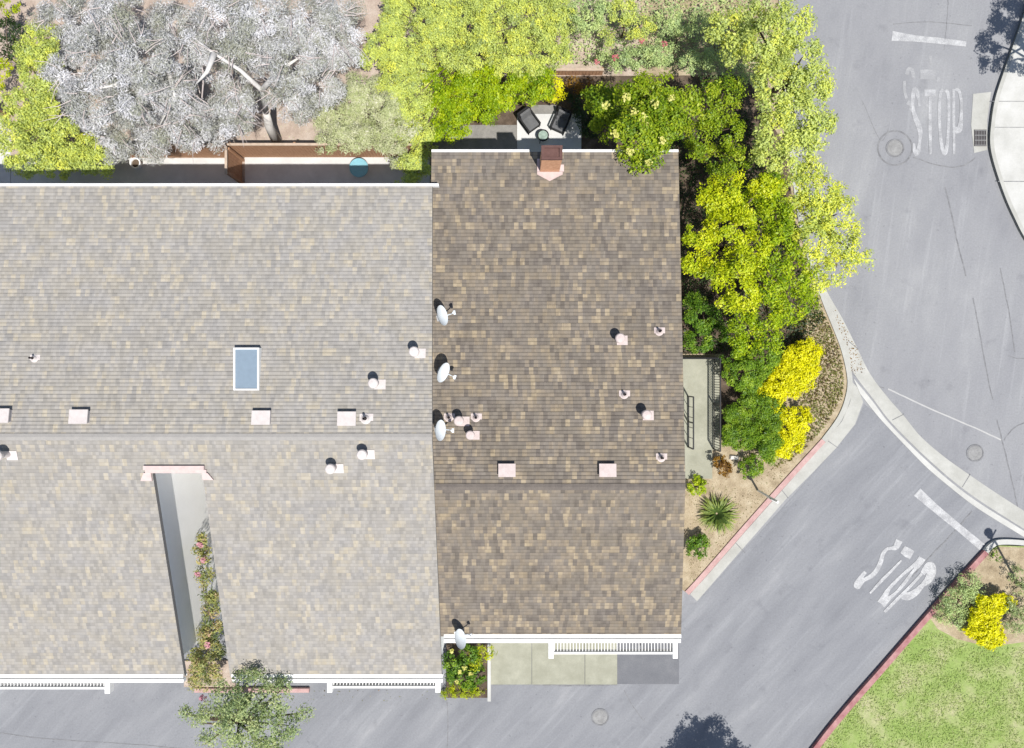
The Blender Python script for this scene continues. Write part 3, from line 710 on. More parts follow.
# ------------------------------------------------------------------ vegetation
def leaf_mesh(name, pos, nrm, size, asp, tint, rng):
    n = len(pos)
    rv = rng.normal(size=(n, 3)); a = np.cross(nrm, rv); a /= np.linalg.norm(a, axis=1)[:, None] + 1e-9
    b = np.cross(nrm, a); s = (size * rng.uniform(.5, 1.0, n) * np.where(rng.uniform(0, 1, n) < .25, 1.6, 1.0))[:, None]; wv = s * asp * .5
    fold = nrm * (s * asp * .18)
    V = np.empty((n, 4, 3), np.float32)
    V[:, 0] = pos - a * s * .5; V[:, 1] = pos + b * wv + fold; V[:, 2] = pos + a * s * .5; V[:, 3] = pos - b * wv + fold
    me = bpy.data.meshes.new(name); me.vertices.add(4 * n); me.vertices.foreach_set('co', V.ravel())
    me.loops.add(4 * n); me.loops.foreach_set('vertex_index', np.arange(4 * n, dtype=np.int32))
    me.polygons.add(n); me.polygons.foreach_set('loop_start', np.arange(0, 4 * n, 4, dtype=np.int32))
    at = me.attributes.new('tint', 'FLOAT', 'FACE'); at.data.foreach_set('value', np.clip(tint, 0, 1).astype(np.float32))
    me.update(calc_edges=True); me.validate(); return me
def scatter(lobes, per_m2, seed, clump=.26, inner=.45, up=.55):
    """leaf centres in clumps spread through each lobe; lobes are (x, y, z, rx, ry, rz)"""
    rng = np.random.default_rng(seed); P, N, T = [], [], []
    for (x, y, z, rx, ry, rz) in lobes:
        n = int(per_m2 * math.pi * rx * ry) + 20; r = (rx + ry) / 2
        K = max(5, int(8 * (r / clump) ** 2 * .42))
        d = rng.normal(size=(K, 3)); d[:, 2] = np.abs(d[:, 2]) * .9 - .25; d /= np.linalg.norm(d, axis=1)[:, None]
        rad = rng.uniform(inner, 1.0, K) ** .7; cc = d * rad[:, None] * np.array([rx, ry, rz]) * rng.uniform(.85, 1.12, (K, 1))
        ct = rng.normal(0, .17, K); cr = clump * rng.uniform(.6, 1.25, K)
        w_ = cr ** 2; w_ /= w_.sum(); idx = rng.choice(K, n, p=w_)
        q = rng.normal(size=(n, 3)); q /= np.linalg.norm(q, axis=1)[:, None]; q *= (rng.uniform(0, 1, n) ** .45)[:, None]
        q[:, 2] *= .7
        p = cc[idx] + q * cr[idx][:, None]
        nn = q * .5 + d[idx] * .5 + np.array([0, 0, up]) + rng.normal(size=(n, 3)) * .45
        nn /= np.linalg.norm(nn, axis=1)[:, None]
        P.append(p + np.array([x, y, z])); N.append(nn); T.append(.5 + ct[idx] + rng.normal(0, .16, n))
    return np.concatenate(P), np.concatenate(N), np.concatenate(T), rng
def lobes_px(L, sq=.75):
    out = []
    for l in L:
        px, py, r, z = l[:4]; k = (H - z) / F; rx = r * k; ry = (l[4] if len(l) > 4 else r) * k
        rz = min(rx, ry) * sq; x, y = W(px, py, z); out.append((x, y, z, rx, ry, rz))
    return out
SEED = [100]
def fill(poly_px, step, r, z, dz=.25, seed=1):
    rr = random.Random(seed); out = []; P = poly_px; n = len(P)
    x0, x1 = min(p[0] for p in P), max(p[0] for p in P); y0, y1 = min(p[1] for p in P), max(p[1] for p in P)
    y = y0 + step * .5
    while y < y1:
        x = x0 + step * .5
        while x < x1:
            qx, qy = x + rr.uniform(-.35, .35) * step, y + rr.uniform(-.35, .35) * step; ins = False; j = n - 1
            for i in range(n):
                if (P[i][1] > qy) != (P[j][1] > qy) and qx < (P[j][0] - P[i][0]) * (qy - P[i][1]) / (P[j][1] - P[i][1]) + P[i][0]: ins = not ins
                j = i
            if ins: out.append((qx, qy, r * rr.uniform(.8, 1.2), z + rr.uniform(-dz, dz), r * rr.uniform(.8, 1.2)))
            x += step
        y += step
    return out
def plant(name, label, cat, L, mat, per=520, size=.15, asp=.55, clump=.26, group=None, base=None, zb=.1, trunk=.0, bark='bark', crown='crown', sq=.75, up=.55,
          inner=.45, blossoms=None, limbs=True):
    SEED[0] += 1; lobes = lobes_px(L, sq)
    if size > .1: per, size = per * 1.5, size * .82
    wsum = sum(l[3] * l[4] for l in lobes); cx = sum(l[0] * l[3] * l[4] for l in lobes) / wsum; cy = sum(l[1] * l[3] * l[4] for l in lobes) / wsum
    bx, by = base if base else (cx, cy)
    t = thing(name, label, cat, (bx, by, zb), 0, group)
    p, n, tt, rng = scatter(lobes, per, SEED[0], clump, inner, up)
    low = p[:, 2] < zb + .02; p[low, 2] = zb + .02 + rng.uniform(0, .08, low.sum())
    link(crown, leaf_mesh(crown, p, n, size, asp, tt, rng), mat, t)
    if trunk:
        zt = min(l[2] for l in lobes); top = Vector((cx * .6 + bx * .4, cy * .6 + by * .4, max(zb + .3, zt - .1)))
        m = MB(); pts = [Vector((bx, by, zb - .02)), Vector((bx * .8 + top.x * .2 + .04, by * .8 + top.y * .2 - .03, zb + (top.z - zb) * .45)), top]
        m.tube(pts, [trunk * 1.25, trunk, trunk * .75], 9)
        if limbs:
            for l in lobes:
                e = Vector((l[0], l[1], l[2] + l[5] * .3)); s_ = pts[1].lerp(top, random.uniform(.4, 1)); mid = s_.lerp(e, .5) + Vector((random.uniform(-.1, .1), random.uniform(-.1, .1), .12))
                m.tube([s_, mid, e], [trunk * .55, trunk * .38, trunk * .14], 6)
        m.build('trunk' if crown == 'crown' else 'stem', bark, t, smooth=True)
    if blossoms:
        for nm, bmat, spots, bn, bs in blossoms:
            P = []
            for (px, py, r, z) in spots:
                x, y = W(px, py, z); rr = r * (H - z) / F
                q = rng.normal(size=(bn, 3)); q /= np.linalg.norm(q, axis=1)[:, None]; q *= (rng.uniform(0, 1, bn) ** .4)[:, None] * rr
                q[:, 2] = q[:, 2] * .5; P.append(q + np.array([x, y, z]))
            P = np.concatenate(P); N = rng.normal(size=P.shape) * .5 + np.array([0, 0, 1.0]); N /= np.linalg.norm(N, axis=1)[:, None]
            link(nm, leaf_mesh(nm, P, N, bs, .8, rng.uniform(0, 1, len(P)), rng), bmat, t)
    return t
LM = {
    'vivid': leaf('vivid hedge leaves', [(.11, .21, .004), (.25, .38, .006), (.38, .50, .008), (.55, .61, .01)]),
    'shrub': leaf('shrub leaves', [(.05, .12, .008), (.13, .25, .014), (.22, .36, .018), (.35, .47, .03)]),
    'lime': leaf('lime leaves', [(.21, .31, .006), (.41, .51, .008), (.57, .63, .01), (.72, .72, .02)]),
    'green': leaf('mid green leaves', [(.08, .16, .006), (.19, .30, .010), (.31, .41, .014), (.46, .52, .03)]),
    'deep': leaf('deep green leaves', [(.035, .09, .008), (.085, .19, .014), (.15, .28, .018), (.25, .37, .02)]),
    'hedge': leaf('hedge leaves', [(.18, .26, .004), (.35, .44, .006), (.49, .55, .008), (.63, .64, .01)]),
    'pale_lime': leaf('pale lime leaves', [(.33, .41, .15), (.47, .56, .155), (.60, .67, .14), (.75, .76, .11)]),  # the pale leaf palettes carry white haze in their colour
    'pale_yellow': leaf('pale yellow leaves', [(.36, .46, .13), (.52, .61, .12), (.69, .73, .09), (.82, .80, .07)]),
    'pale_green': leaf('pale green leaves', [(.30, .40, .19), (.40, .52, .22), (.50, .61, .24), (.60, .68, .26)]),
    'pale_grey': leaf('pale greyish leaves', [(.33, .39, .17), (.45, .50, .24), (.56, .58, .36), (.66, .65, .50)]),
    'silver': leaf('silver leaves', [(.33, .34, .26), (.47, .48, .45), (.60, .60, .61), (.74, .74, .77)], .25),
    'olive': leaf('olive leaves', [(.16, .23, .11), (.27, .36, .15), (.41, .48, .20), (.58, .61, .30)]),
    'yellow': leaf('yellow flowers', [(.52, .56, .004), (.70, .68, .004), (.80, .77, .004), (.88, .84, .01)]),
    'mixed': leaf('climber leaves', [(.10, .15, .06), (.25, .30, .10), (.42, .40, .12), (.50, .33, .24)]),
    'rust': leaf('rust leaves', [(.10, .04, .01), (.24, .12, .01), (.36, .20, .02)]),
    'cover': leaf('ground cover leaves', [(.10, .06, .03), (.18, .15, .04), (.22, .26, .06), (.42, .30, .22)]),
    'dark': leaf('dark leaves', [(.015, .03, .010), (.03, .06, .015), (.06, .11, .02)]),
    'blos_cream': leaf('cream blossoms', [(.55, .55, .12), (.75, .72, .25)]),
    'blos_red': leaf('red blossoms', [(.50, .12, .14), (.62, .24, .25)]),
    'blos_pink': leaf('pink blossoms', [(.55, .22, .30), (.62, .35, .38)]),
    'blade': leaf('grass blades', [(.27, .38, .09), (.36, .47, .12), (.44, .51, .20), (.53, .53, .30)]),
    'agave': leaf('strap leaves', [(.03, .06, .03), (.09, .15, .03), (.26, .33, .05), (.45, .46, .10)]),
}
TG = 'trees between the house and the street'
# trees around the corner house
plant('tree', 'mid green tree with cream blossom tufts leaning over the rear corner of the dark roof', 'tree',
      [(618, 106, 22, 4.6), (642, 105, 28, 6.0), (660, 122, 26, 5.8), (640, 142, 24, 6.3), (634, 130, 24, 6.4), (655, 95, 22, 5.6), (650, 158, 13, 6.3), (600, 96, 17, 3.6), (604, 124, 14, 4.2), (682, 100, 14, 5)],
      LM['green'], 793, 0.133, .55, .3, TG, None, .1, .12,
      blossoms=[('blossoms', LM['blos_cream'], [(x, y, 4.5, 6.9) for x, y in ((626, 97), (634, 112), (645, 126), (606, 105), (662, 140), (630, 152), (655, 104), (643, 117), (671, 98), (615, 134), (649, 163))], 26, .10)])
plant('tree', 'darker green slender tree in the gap between the blossoming tree and the pale street tree', 'tree',
      [(708, 105, 20, 4.2, 22), (722, 95, 18, 4.5), (700, 135, 19, 4.0), (728, 130, 16, 4.2), (735, 160, 14, 3.8), (716, 160, 16, 3.2), (690, 150, 10, 3.0)],
      LM['green'], 756, 0.117, .5, .26, TG, None, .1, .1)
plant('tree', 'bright lime tree close to the right eave of the dark roof', 'tree',
      [(712, 205, 19, 5.0), (728, 190, 18, 5.2), (700, 236, 17, 5.0), (694, 262, 12, 4.6), (728, 228, 20, 5.4), (748, 215, 16, 5.0), (715, 272, 17, 4.6), (738, 262, 20, 5.2), (752, 245, 14, 5), (745, 292, 18, 4.6), (762, 185, 15, 4.8), (726, 300, 12, 4)],
      LM['lime'], 793, 0.125, .55, .27, TG, None, .1, .12)
plant('tree', 'yellow green spreading tree between the lime tree and the kerb', 'tree',
      [(775, 215, 17, 4.4), (778, 250, 20, 4.6), (768, 285, 20, 4.4), (795, 275, 18, 4.2), (790, 305, 17, 3.9), (765, 315, 18, 3.9), (745, 322, 16, 3.6), (806, 300, 13, 3.5), (770, 340, 13, 3.2), (738, 345, 12, 3.0), (770, 188, 16, 4.4), (780, 232, 15, 4.4), (752, 205, 14, 4.2)],
      LM['vivid'], 756, 0.117, .55, .26, TG, None, .1, .12)
plant('tree', 'pale yellow green street tree spreading over the road edge at the top', 'tree',  # separate pale crowns from here, haze painted into the leaves
      [(765, 45, 26, 4.6), (790, 25, 24, 4.8), (800, 60, 24, 4.8), (778, 85, 26, 4.8), (812, 85, 20, 4.4), (800, 115, 26, 4.6), (775, 130, 22, 4.4), (818, 128, 18, 4.2), (795, 155, 22, 4.2), (735, 50, 16, 4), (725, 28, 18, 3.8), (750, 18, 16, 4.0), (765, 160, 17, 4.2)],
      LM['pale_lime'], 756, 0.133, .55, .3, TG, W(770, 95), .1, .13)
plant('tree', 'pale lime street tree with thin branches reaching furthest out over the road', 'tree',
      [(815, 195, 24, 4.2), (800, 215, 22, 4.4), (796, 190, 18, 4.2), (835, 215, 20, 4.2), (818, 240, 24, 4.3), (845, 245, 17, 4.0), (860, 258, 10, 3.8), (835, 268, 16, 3.8), (815, 280, 14, 3.6), (808, 172, 14, 4.2), (852, 228, 9, 3.9), (842, 195, 12, 4)],
      LM['pale_yellow'], 548, 0.125, .5, .25, TG, W(800, 235), .1, .11)
# shrubs around the walkway
SG = 'garden shrubs beside the walkway'
plant('shrub', 'dark green shrub against the eave above the walkway', 'shrub', [(702, 315, 17, 1.6, 16), (698, 340, 14, 1.2, 14), (715, 335, 14, 1.3), (693, 300, 9, 1.2)], LM['deep'], 1927, 0.094, .5, .2, SG, trunk=.04, crown='foliage')
plant('shrub', 'leafy green shrub at the upper right end of the railing', 'shrub', [(745, 372, 20, 1.5, 17), (765, 360, 18, 1.5, 16), (732, 362, 12, 1.3), (752, 388, 13, 1.0, 8)], LM['shrub'], 1990, 0.101, .5, .2, SG, trunk=.05, crown='foliage')
plant('shrub', 'big round green shrub between railing and yellow flowers', 'shrub', fill([(735, 402), (760, 396), (780, 405), (788, 425), (780, 445), (760, 456), (738, 450), (727, 430)], 13, 11, 1.05, .18, 12), LM['shrub'], 2441, 0.125, .3, .2, SG, trunk=.06, crown='foliage', sq=.55)
plant('flowering_shrub', 'bright yellow flowering shrub above the big round shrub, larger of two', 'shrub', fill([(800, 342), (815, 345), (816, 362), (808, 382), (792, 396), (776, 403), (768, 396), (770, 380), (786, 366)], 9, 11, .95, .12, 7), LM['yellow'], 1972, 0.085, .6, .17, SG, crown='foliage', trunk=.04)
plant('flowering_shrub', 'bright yellow flowering shrub to the lower right of the big round shrub', 'shrub', fill([(788, 405), (800, 412), (801, 432), (792, 450), (776, 460), (762, 457), (764, 446), (780, 436), (786, 420)], 8.5, 10, .85, .12, 8), LM['yellow'], 1972, 0.085, .6, .17, SG, crown='foliage', trunk=.04)
plant('shrub', 'small round green shrub beside the white sign post', 'shrub', [(752, 466, 13, .55, 12)], LM['shrub'], 1972, 0.085, .55, .13, SG, crown='foliage', trunk=.03)
plant('shrub', 'small rust brown shrub at the foot of the walkway', 'shrub', [(723, 468, 8, .7, 9), (719, 462, 6, .75)], LM['rust'], 1752, 0.085, .6, .12, SG, crown='foliage', trunk=.03)
plant('shrub', 'small light green shrub below the walkway end', 'shrub', [(697, 487, 10, .45, 10)], LM['vivid'], 1972, 0.085, .6, .13, SG, crown='foliage', trunk=.03)
plant('shrub', 'small dark green shrub lowest in the mulch bed', 'shrub', [(698, 548, 11, .5, 12), (702, 541, 7, .5)], LM['deep'], 2164, 0.085, .5, .13, SG, crown='foliage', trunk=.03)
def strap_plant(px, py, label, n, R, mat, seed):
    rng = random.Random(seed); x, y = W(px, py); t = thing('strap_leaf_plant', label, 'plant', (x, y, .1)); m = MB(); tint = []
    for i in range(n):
        a = rng.uniform(0, 2 * math.pi); L = R * rng.uniform(.6, 1.1); up = rng.uniform(.25, 1.0); wd = rng.uniform(.022, .04)
        d = Vector((math.cos(a), math.sin(a), 0)); s = Vector((-d.y, d.x, 0)); b = Vector((x, y, .1)) + d * .04; o = len(m.v); K = 4
        for k in range(K + 1):
            u = k / K; p = b + d * (L * u * (1 - .25 * up)) + Vector((0, 0, up * L * (u * 1.5 - u * u * 1.0)))
            ww = wd * (1 - u) ** .6 + .002; m.v += [tuple(p - s * ww), tuple(p + s * ww)]
        for k in range(K): m.f.append((o + 2 * k, o + 2 * k + 1, o + 2 * k + 3, o + 2 * k + 2)); tint.append(min(1, max(0, .25 + .6 * k / K * rng.uniform(.4, 1.4))))
    ob = m.build('leaves', mat, t); at = ob.data.attributes.new('tint', 'FLOAT', 'FACE'); at.data.foreach_set('value', tint)
    return t
strap_plant(716, 513, 'spiky strap leaf clump in the middle of the mulch bed', 260, .98, LM['agave'], 3)
# rear hedges and shrubs
plant('hedge', 'vivid yellow green hedge in the dark house back yard beside its patio', 'hedge',
      fill([(431, 74), (558, 74), (554, 88), (535, 98), (512, 101), (494, 112), (468, 126), (456, 140), (436, 138), (430, 130)], 12, 10.5, 1.8, .25, 3),
      LM['vivid'], 1058, 0.109, .55, .22, None, crown='foliage', trunk=.05)
plant('flowering_shrub', 'small yellow shrub at the hedge end behind the patio chairs', 'shrub', [(556, 85, 8, 1.6, 9), (553, 98, 6, 1.4), (562, 92, 5, 1.4)], LM['yellow'], 945, 0.086, .55, .18, None, crown='foliage', trunk=.03)
plant('shrub', 'dark red shrub in shade by the low wooden fence', 'shrub', [(585, 90, 11, .8, 9), (572, 84, 7, .7)], LM['rust'], 718, 0.094, .5, .2, None, crown='foliage', trunk=.03)
plant('hedge', 'large pale yellow green hedge along the top behind the vivid hedge', 'hedge',  # continues the vivid hedge, its leaves paled by painted haze
      fill([(385, 0), (415, -12), (562, -12), (562, 72), (428, 72), (428, 172), (404, 176), (398, 150), (400, 100), (375, 70), (368, 35)], 15, 13, 1.95, .3, 4),
      LM['pale_lime'], 1058, 0.109, .5, .22, None, crown='foliage', trunk=.06)
plant('shrub', 'pale greyish green shrub hanging over the wooden fence beside the silver tree', 'shrub',
      fill([(352, 85), (380, 78), (402, 100), (412, 130), (410, 158), (385, 156), (350, 150), (320, 143), (318, 128), (330, 105)], 14, 13, 2.0, .25, 5),
      LM['pale_grey'], 982, 0.140, .28, .24, None, crown='foliage', trunk=.05)
plant('shrub', 'large yellow green shrub at the left under the silver tree', 'shrub',
      fill([(22, 78), (28, 35), (50, 30), (48, 70), (50, 100), (68, 128), (100, 146), (118, 158), (112, 170), (90, 164), (70, 170), (15, 172), (12, 110)], 14, 13, 2.1, .3, 6),
      LM['pale_lime'], 982, 0.117, .5, .24, None, crown='foliage', trunk=.06)
plant('shrub', 'small bright green shrub at the far left edge', 'shrub', [(3, 68, 9, 1.4, 12), (-4, 85, 8, 1.3), (8, 8, 10, 1.3, 8)], LM['hedge'], 982, 0.101, .5, .2, None, crown='foliage', trunk=.04)
plant('shrub', 'dark leafy shrub in shade at the far left', 'shrub', [(8, 30, 16, 1.0, 14), (12, 52, 12, 1.0, 8)], LM['dark'], 793, 0.109, .5, .2, None, crown='foliage', trunk=.04)
plant('shrub', 'dark leafy shrub added for the black shadow between the patio and the blossoming tree', 'shrub', [(584, 112, 12, .8, 13), (591, 130, 9, .7, 8), (575, 100, 8, .8, 7)], LM['dark'], 800, .11, .5, .2, None, crown='foliage', trunk=.03)  # dark leaves stand in for the tree's black shadow beside the patio
RG = 'pale shrubs in the rear garden'
plant('shrub', 'pale green shrub next to the hedge at the top', 'shrub', [(588, 18, 17, 1.6, 16), (570, 12, 10, 1.5), (603, 8, 10, 1.5)], LM['pale_green'], 982, 0.109, .5, .22, RG, crown='foliage', trunk=.04)
plant('shrub', 'pale lime shrub at the top between two green ones', 'shrub', [(622, 12, 16, 1.6, 14), (640, 25, 14, 1.5), (604, 38, 9, 1.2)], LM['pale_lime'], 907, 0.109, .5, .22, RG, crown='foliage', trunk=.04)
plant('flowering_shrub', 'pale green shrub with a few red blossoms behind the blossoming tree', 'shrub', [(640, 58, 18, 1.4, 12), (622, 62, 12, 1.2, 9), (660, 52, 14, 1.4, 13), (605, 62, 9, 1)], LM['pale_green'], 907, 0.101, .5, .22, RG, crown='foliage', trunk=.04,
      blossoms=[('blossoms', LM['blos_red'], [(664, 45, 4, 2.1), (615, 57, 4, 1.8), (642, 41, 3, 1.9), (597, 62, 3, 1.5)], 26, .09)])
plant('shrub', 'loose pale shrub at the top beside the street tree', 'shrub', [(668, 18, 14, 1.5, 14), (690, 62, 12, 1.4), (684, 35, 9, 1.2)], LM['pale_green'], 718, 0.109, .5, .22, RG, crown='foliage', trunk=.04)

plant('shrub', 'pale shrub in the gap between the red blossomed shrub and the street tree', 'shrub', [(712, 60, 15, 1.2, 14), (730, 30, 13, 1.3, 12), (700, 20, 12, 1.2), (745, 75, 10, 1.1)], LM['pale_green'], 600, .11, .5, .22, RG, crown='foliage', trunk=.04)
# silver trees
def silver(label, L, base, seed, limbs, per=2500):
    lobes = lobes_px(L, .6); t = thing('silver_tree', label, 'tree', (*W(*base), .1), 0, 'silver grey trees behind the pale roof')
    p, n, tt, rng = scatter(lobes, per, seed, .34, .3, .3)
    link('crown', leaf_mesh('crown', p, n, .125, .19, .5 + (tt - .5) * 1.5, rng), LM['silver'], t)
    b = W3(*base, .08); m = MB(); tp = W3(*limbs[0][0]); 
    m.tube([b, b.lerp(tp, .5) + Vector((-.08, .02, .1)), tp], [.24, .18, .13], 10)
    for l in limbs: m.tube([W3(*q) for q in l], [.12 * (1 - .8 * i / (len(l) - 1)) for i in range(len(l))], 8)
    m.build('trunk', 'bark_pale', t, smooth=True)
    rr = random.Random(seed); m = MB()
    for _ in range(130):
        l = rr.choice(lobes); a = rr.uniform(0, 6.28); u = rr.uniform(.2, .7)
        s = Vector((l[0] + math.cos(a) * l[3] * u, l[1] + math.sin(a) * l[4] * u, l[2] + l[5] * rr.uniform(.45, .95)))
        a += rr.uniform(-.7, .7); e = s + Vector((math.cos(a), math.sin(a), rr.uniform(-.2, .4))) * rr.uniform(.4, 1.1)
        m.tube([s, s.lerp(e, .5) + Vector((rr.uniform(-.08, .08), rr.uniform(-.08, .08), .05)), e], [.022, .015, .005], 4, False)
    m.build('twigs', 'bark_pink', t, smooth=True)['kind'] = 'stuff'
silver('silver grey leaved tree with a wide crown, left of two', [(85, 22, 34, 4.6), (130, 15, 34, 5.0), (70, 75, 26, 4.2), (105, 62, 34, 5.0), (145, 60, 34, 5.2), (95, 105, 32, 4.6), (138, 100, 32, 4.8), (175, 95, 26, 4.4), (120, 138, 24, 3.6), (165, 130, 24, 3.8), (195, 135, 18, 3.4), (172, 25, 24, 4.6), (60, 18, 22, 4), (150, 145, 18, 3.2), (185, 120, 22, 4.0), (125, 85, 26, 4.4), (165, 80, 22, 4.2)],
       (150, 80), 11, [[(165, 60, 4.4), (140, 70, 4.9), (115, 85, 5.2), (82, 92, 5)], [(165, 60, 4.4), (150, 40, 5.0), (120, 20, 5.3)], [(165, 60, 4.4), (175, 95, 4.8), (160, 125, 4.2)]])
silver('silver grey leaved tree showing white bare limbs, right of two', [(215, 15, 30, 5.2), (260, 20, 34, 5.2), (305, 22, 32, 5.0), (335, 45, 26, 4.6), (340, 15, 20, 4.6), (235, 55, 22, 5.0), (295, 60, 34, 5.0), (320, 85, 22, 4.2), (205, 65, 16, 4.8), (225, 112, 22, 3.8), (245, 98, 14, 4), (205, 105, 14, 3.8), (285, 95, 20, 4.0), (190, 45, 18, 5), (215, 132, 16, 2.8), (240, 118, 16, 3.2), (232, 80, 18, 4.0), (265, 45, 26, 4.6), (300, 108, 14, 3)],
       (277, 141), 12, [[(266, 112, 2.6), (262, 90, 4.2), (240, 70, 5.1), (212, 52, 5.4), (184, 30, 5.2)], [(262, 90, 4.2), (280, 70, 4.9), (308, 52, 5.0)], [(214, 54, 5.4), (207, 72, 5.5), (196, 84, 5.3)]])

# climber in the notch
def climber():
    L = []
    for i, (x, y, r, z) in enumerate(((203, 540, 7, 4.2), (200, 556, 8, 4.0), (205, 572, 8, 4.0), (207, 592, 8, 3.8), (211, 610, 8, 3.6), (213, 628, 9, 3.2), (208, 645, 9, 2.6), (200, 662, 8, 1.6), (218, 650, 6, 2.4), (196, 672, 9, .9), (213, 675, 8, .8), (194, 655, 7, 1.2), (205, 635, 7, 3.2), (215, 662, 8, 1.8), (212, 600, 6, 3.6), (200, 680, 9, .6))):
        L.append((x, y, r, z, r * 1.25))
    return plant('climber', 'mixed green and pink climber growing in the notch of the pale roof', 'climbing plant', L, LM['mixed'], 793, 0.117, .55, .2, None, W(206, 655), .06, .05, crown='foliage',
                 blossoms=[('blossoms', LM['blos_pink'], [(198, 575, 3, 4.4), (203, 560, 3, 4.5), (207, 645, 3, 3.0), (196, 668, 4, 1.4), (200, 545, 3, 4.5)], 24, .1)])
climber()
m = MB(); m.prism(G([(185, 660), (236, 660), (236, 686), (185, 686)][:4]), 0.005, .10); struct(m.build('planting_bed', 'soil_rear'))
m = MB(); m.box(*W(196, 691), .006, *W(310, 687), .16); struct(m.build('kerb', 'kerb_red'))
# tree in front of the pale roof
plant('tree', 'olive green tree rising from the drive in front of the pale roof', 'tree',
      [(225, 699, 18.6, 5.0), (250, 689, 20.46, 5.4), (275, 699, 20.46, 5.2), (240, 719, 24.18, 5.6), (270, 727, 22.32, 5.4), (215, 721, 16.74, 5.0), (290, 724, 13.95, 4.8), (245, 747, 22.32, 5.2), (275, 751, 16.74, 5.0), (200, 709, 9.3, 4.6), (285, 686, 7.44, 5.2), (184, 714, 4.65, 4.4), (205, 744, 8.37, 4.4), (300, 712, 7.44, 4.6), (186, 712, 5, 4.2), (197, 722, 5, 4.2), (308, 712, 5, 4.5), (262, 672, 6, 4.9), (238, 674, 5, 4.9), (282, 680, 5, 5)],
      LM['olive'], 516, .115, .5, .24, None, W(248, 700), .1, .11,
      blossoms=[('blossoms', LM['blos_pink'], [(222, 688, 4, 4.6), (203, 698, 4, 4.2)], 26, .1)])
# planter between the two houses
pw = thing('planter', 'low white walled planter between the two house fronts', 'planter', (*W(465, 675), .0))
m = MB()
x0, y0 = W(447, 698); x1, y1 = W(491, 640)
m.box(x1 - .14, y0, .005, x1, y1, .32); m.build('wall', 'concrete_white', pw)
m = MB(); m.box(x0, y0 + .10, .005, x1 - .141, y1, .2); m.build('soil', 'mulch', pw)
plant('shrub', 'dark green leafy shrub with cream flowers in the white walled planter', 'shrub',
      [(453, 662, 9, .8, 12), (468, 655, 11, 1.0, 10), (462, 676, 13, .8, 11), (475, 676, 10, .7, 12)], LM['deep'], 1171, 0.117, .6, .18, None, W(463, 670), .2, .04, crown='foliage',
      blossoms=[('blossoms', LM['blos_cream'], [(452, 651, 2.2, 1.6), (465, 668, 2.5, 1.5), (460, 672, 2, 1.5), (471, 674, 2, 1.4), (457, 682, 2, 1.3)], 18, .11)])
plant('shrub', 'feathery yellow green plant arching out of the planter over the apron', 'shrub', [(480, 655, 11, .9, 8), (488, 652, 8, .9, 5), (474, 662, 8, .9, 6)], LM['hedge'], 420, .2, .2, .18, None, W(478, 660), .2, .03, crown='foliage')
plant('grass_clump', 'tufted green grass spilling from the planter onto the drive', 'grass', [(462, 690, 16, .3, 8), (450, 694, 10, .2, 6), (478, 690, 8, .3, 5)], LM['hedge'], 520, .18, .16, .15, None, W(462, 690), .03, 0, crown='foliage')

# planting bed by the lawn
BG = 'shrubs in the bed by the lawn'
plant('shrub', 'low grey green shrub along the red kerb in the lawn bed', 'shrub', [(955, 600, 15, .5, 16), (968, 582, 14, .5, 13), (945, 616, 10, .4, 10), (975, 598, 9, .4, 10), (958, 620, 9, .4)], LM['pale_green'], 1171, 0.086, .4, .18, BG, crown='foliage', trunk=.03)
plant('flowering_shrub', 'crescent shaped yellow flowering shrub at the edge of the lawn', 'shrub', fill([(978, 604), (990, 599), (1006, 599), (1010, 605), (1001, 611), (993, 619), (993, 630), (1001, 640), (996, 647), (982, 646), (972, 635), (969, 618)], 6.5, 7.6, .65, .08, 9), LM['yellow'], 1710, .10, .55, .16, BG, crown='foliage', trunk=.04)
plant('shrub', 'dark olive shrub right of the yellow crescent shrub', 'shrub', [(1016, 622, 12, .6, 14), (1012, 606, 8, .8, 9), (1026, 610, 10, .7)], LM['olive'], 1171, 0.086, .4, .18, BG, crown='foliage', trunk=.04)
plant('shrub', 'small grey shrub at the top of the lawn bed near the right edge', 'shrub', [(1016, 575, 8, .5, 10), (1022, 590, 7, .5)], LM['olive'], 907, 0.086, .4, .16, BG, crown='foliage', trunk=.03)
plant('shrub', 'tiny round shrub at the corner tip of the lawn bed', 'shrub', [(996, 556, 6, .4, 6)], LM['deep'], 620, .09, .4, .12, BG, crown='foliage', trunk=.02)
# off-frame trees whose shadows fall in the picture
x, y = 728, 790
plant('tree', 'round green tree below the picture, casting the scalloped shadow on the drive', 'tree',
      [(512 + (x + a - 512) * 30 / (30 - z), 374 + (y + b - 374) * 30 / (30 - z), r, z) for a, b, r, z in ((0, 4, 24, 5), (-22, 6, 18, 4.8), (22, 2, 20, 4.8), (-10, -10, 20, 5.2), (12, -10, 18, 5.2), (0, 15, 26, 5), (-32, 12, 16, 4.6), (34, 10, 16, 4.6))],
      LM['olive'], 793, 0.125, .6, .24, None, W(728, 790), .0, .12)
x, y = 1036, 95
plant('tree', 'tree just right of the picture, casting the leafy shadow across the corner sidewalk', 'tree',
      [(512 + (x + a - 512) * 30 / (30 - z), 374 + (y + b - 374) * 30 / (30 - z), r, z) for a, b, r, z in ((-22, -5, 15, 5), (0, -30, 20, 5.4), (14, -45, 20, 5.4), (-8, 14, 13, 4.8), (-26, 14, 9, 4.6), (12, 18, 9, 4.6), (4, -12, 12, 5.2), (30, -20, 20, 5), (-12, -25, 12, 5.2))],
      LM['olive'], 793, 0.125, .6, .24, None, W(1045, 100), .2, .1)

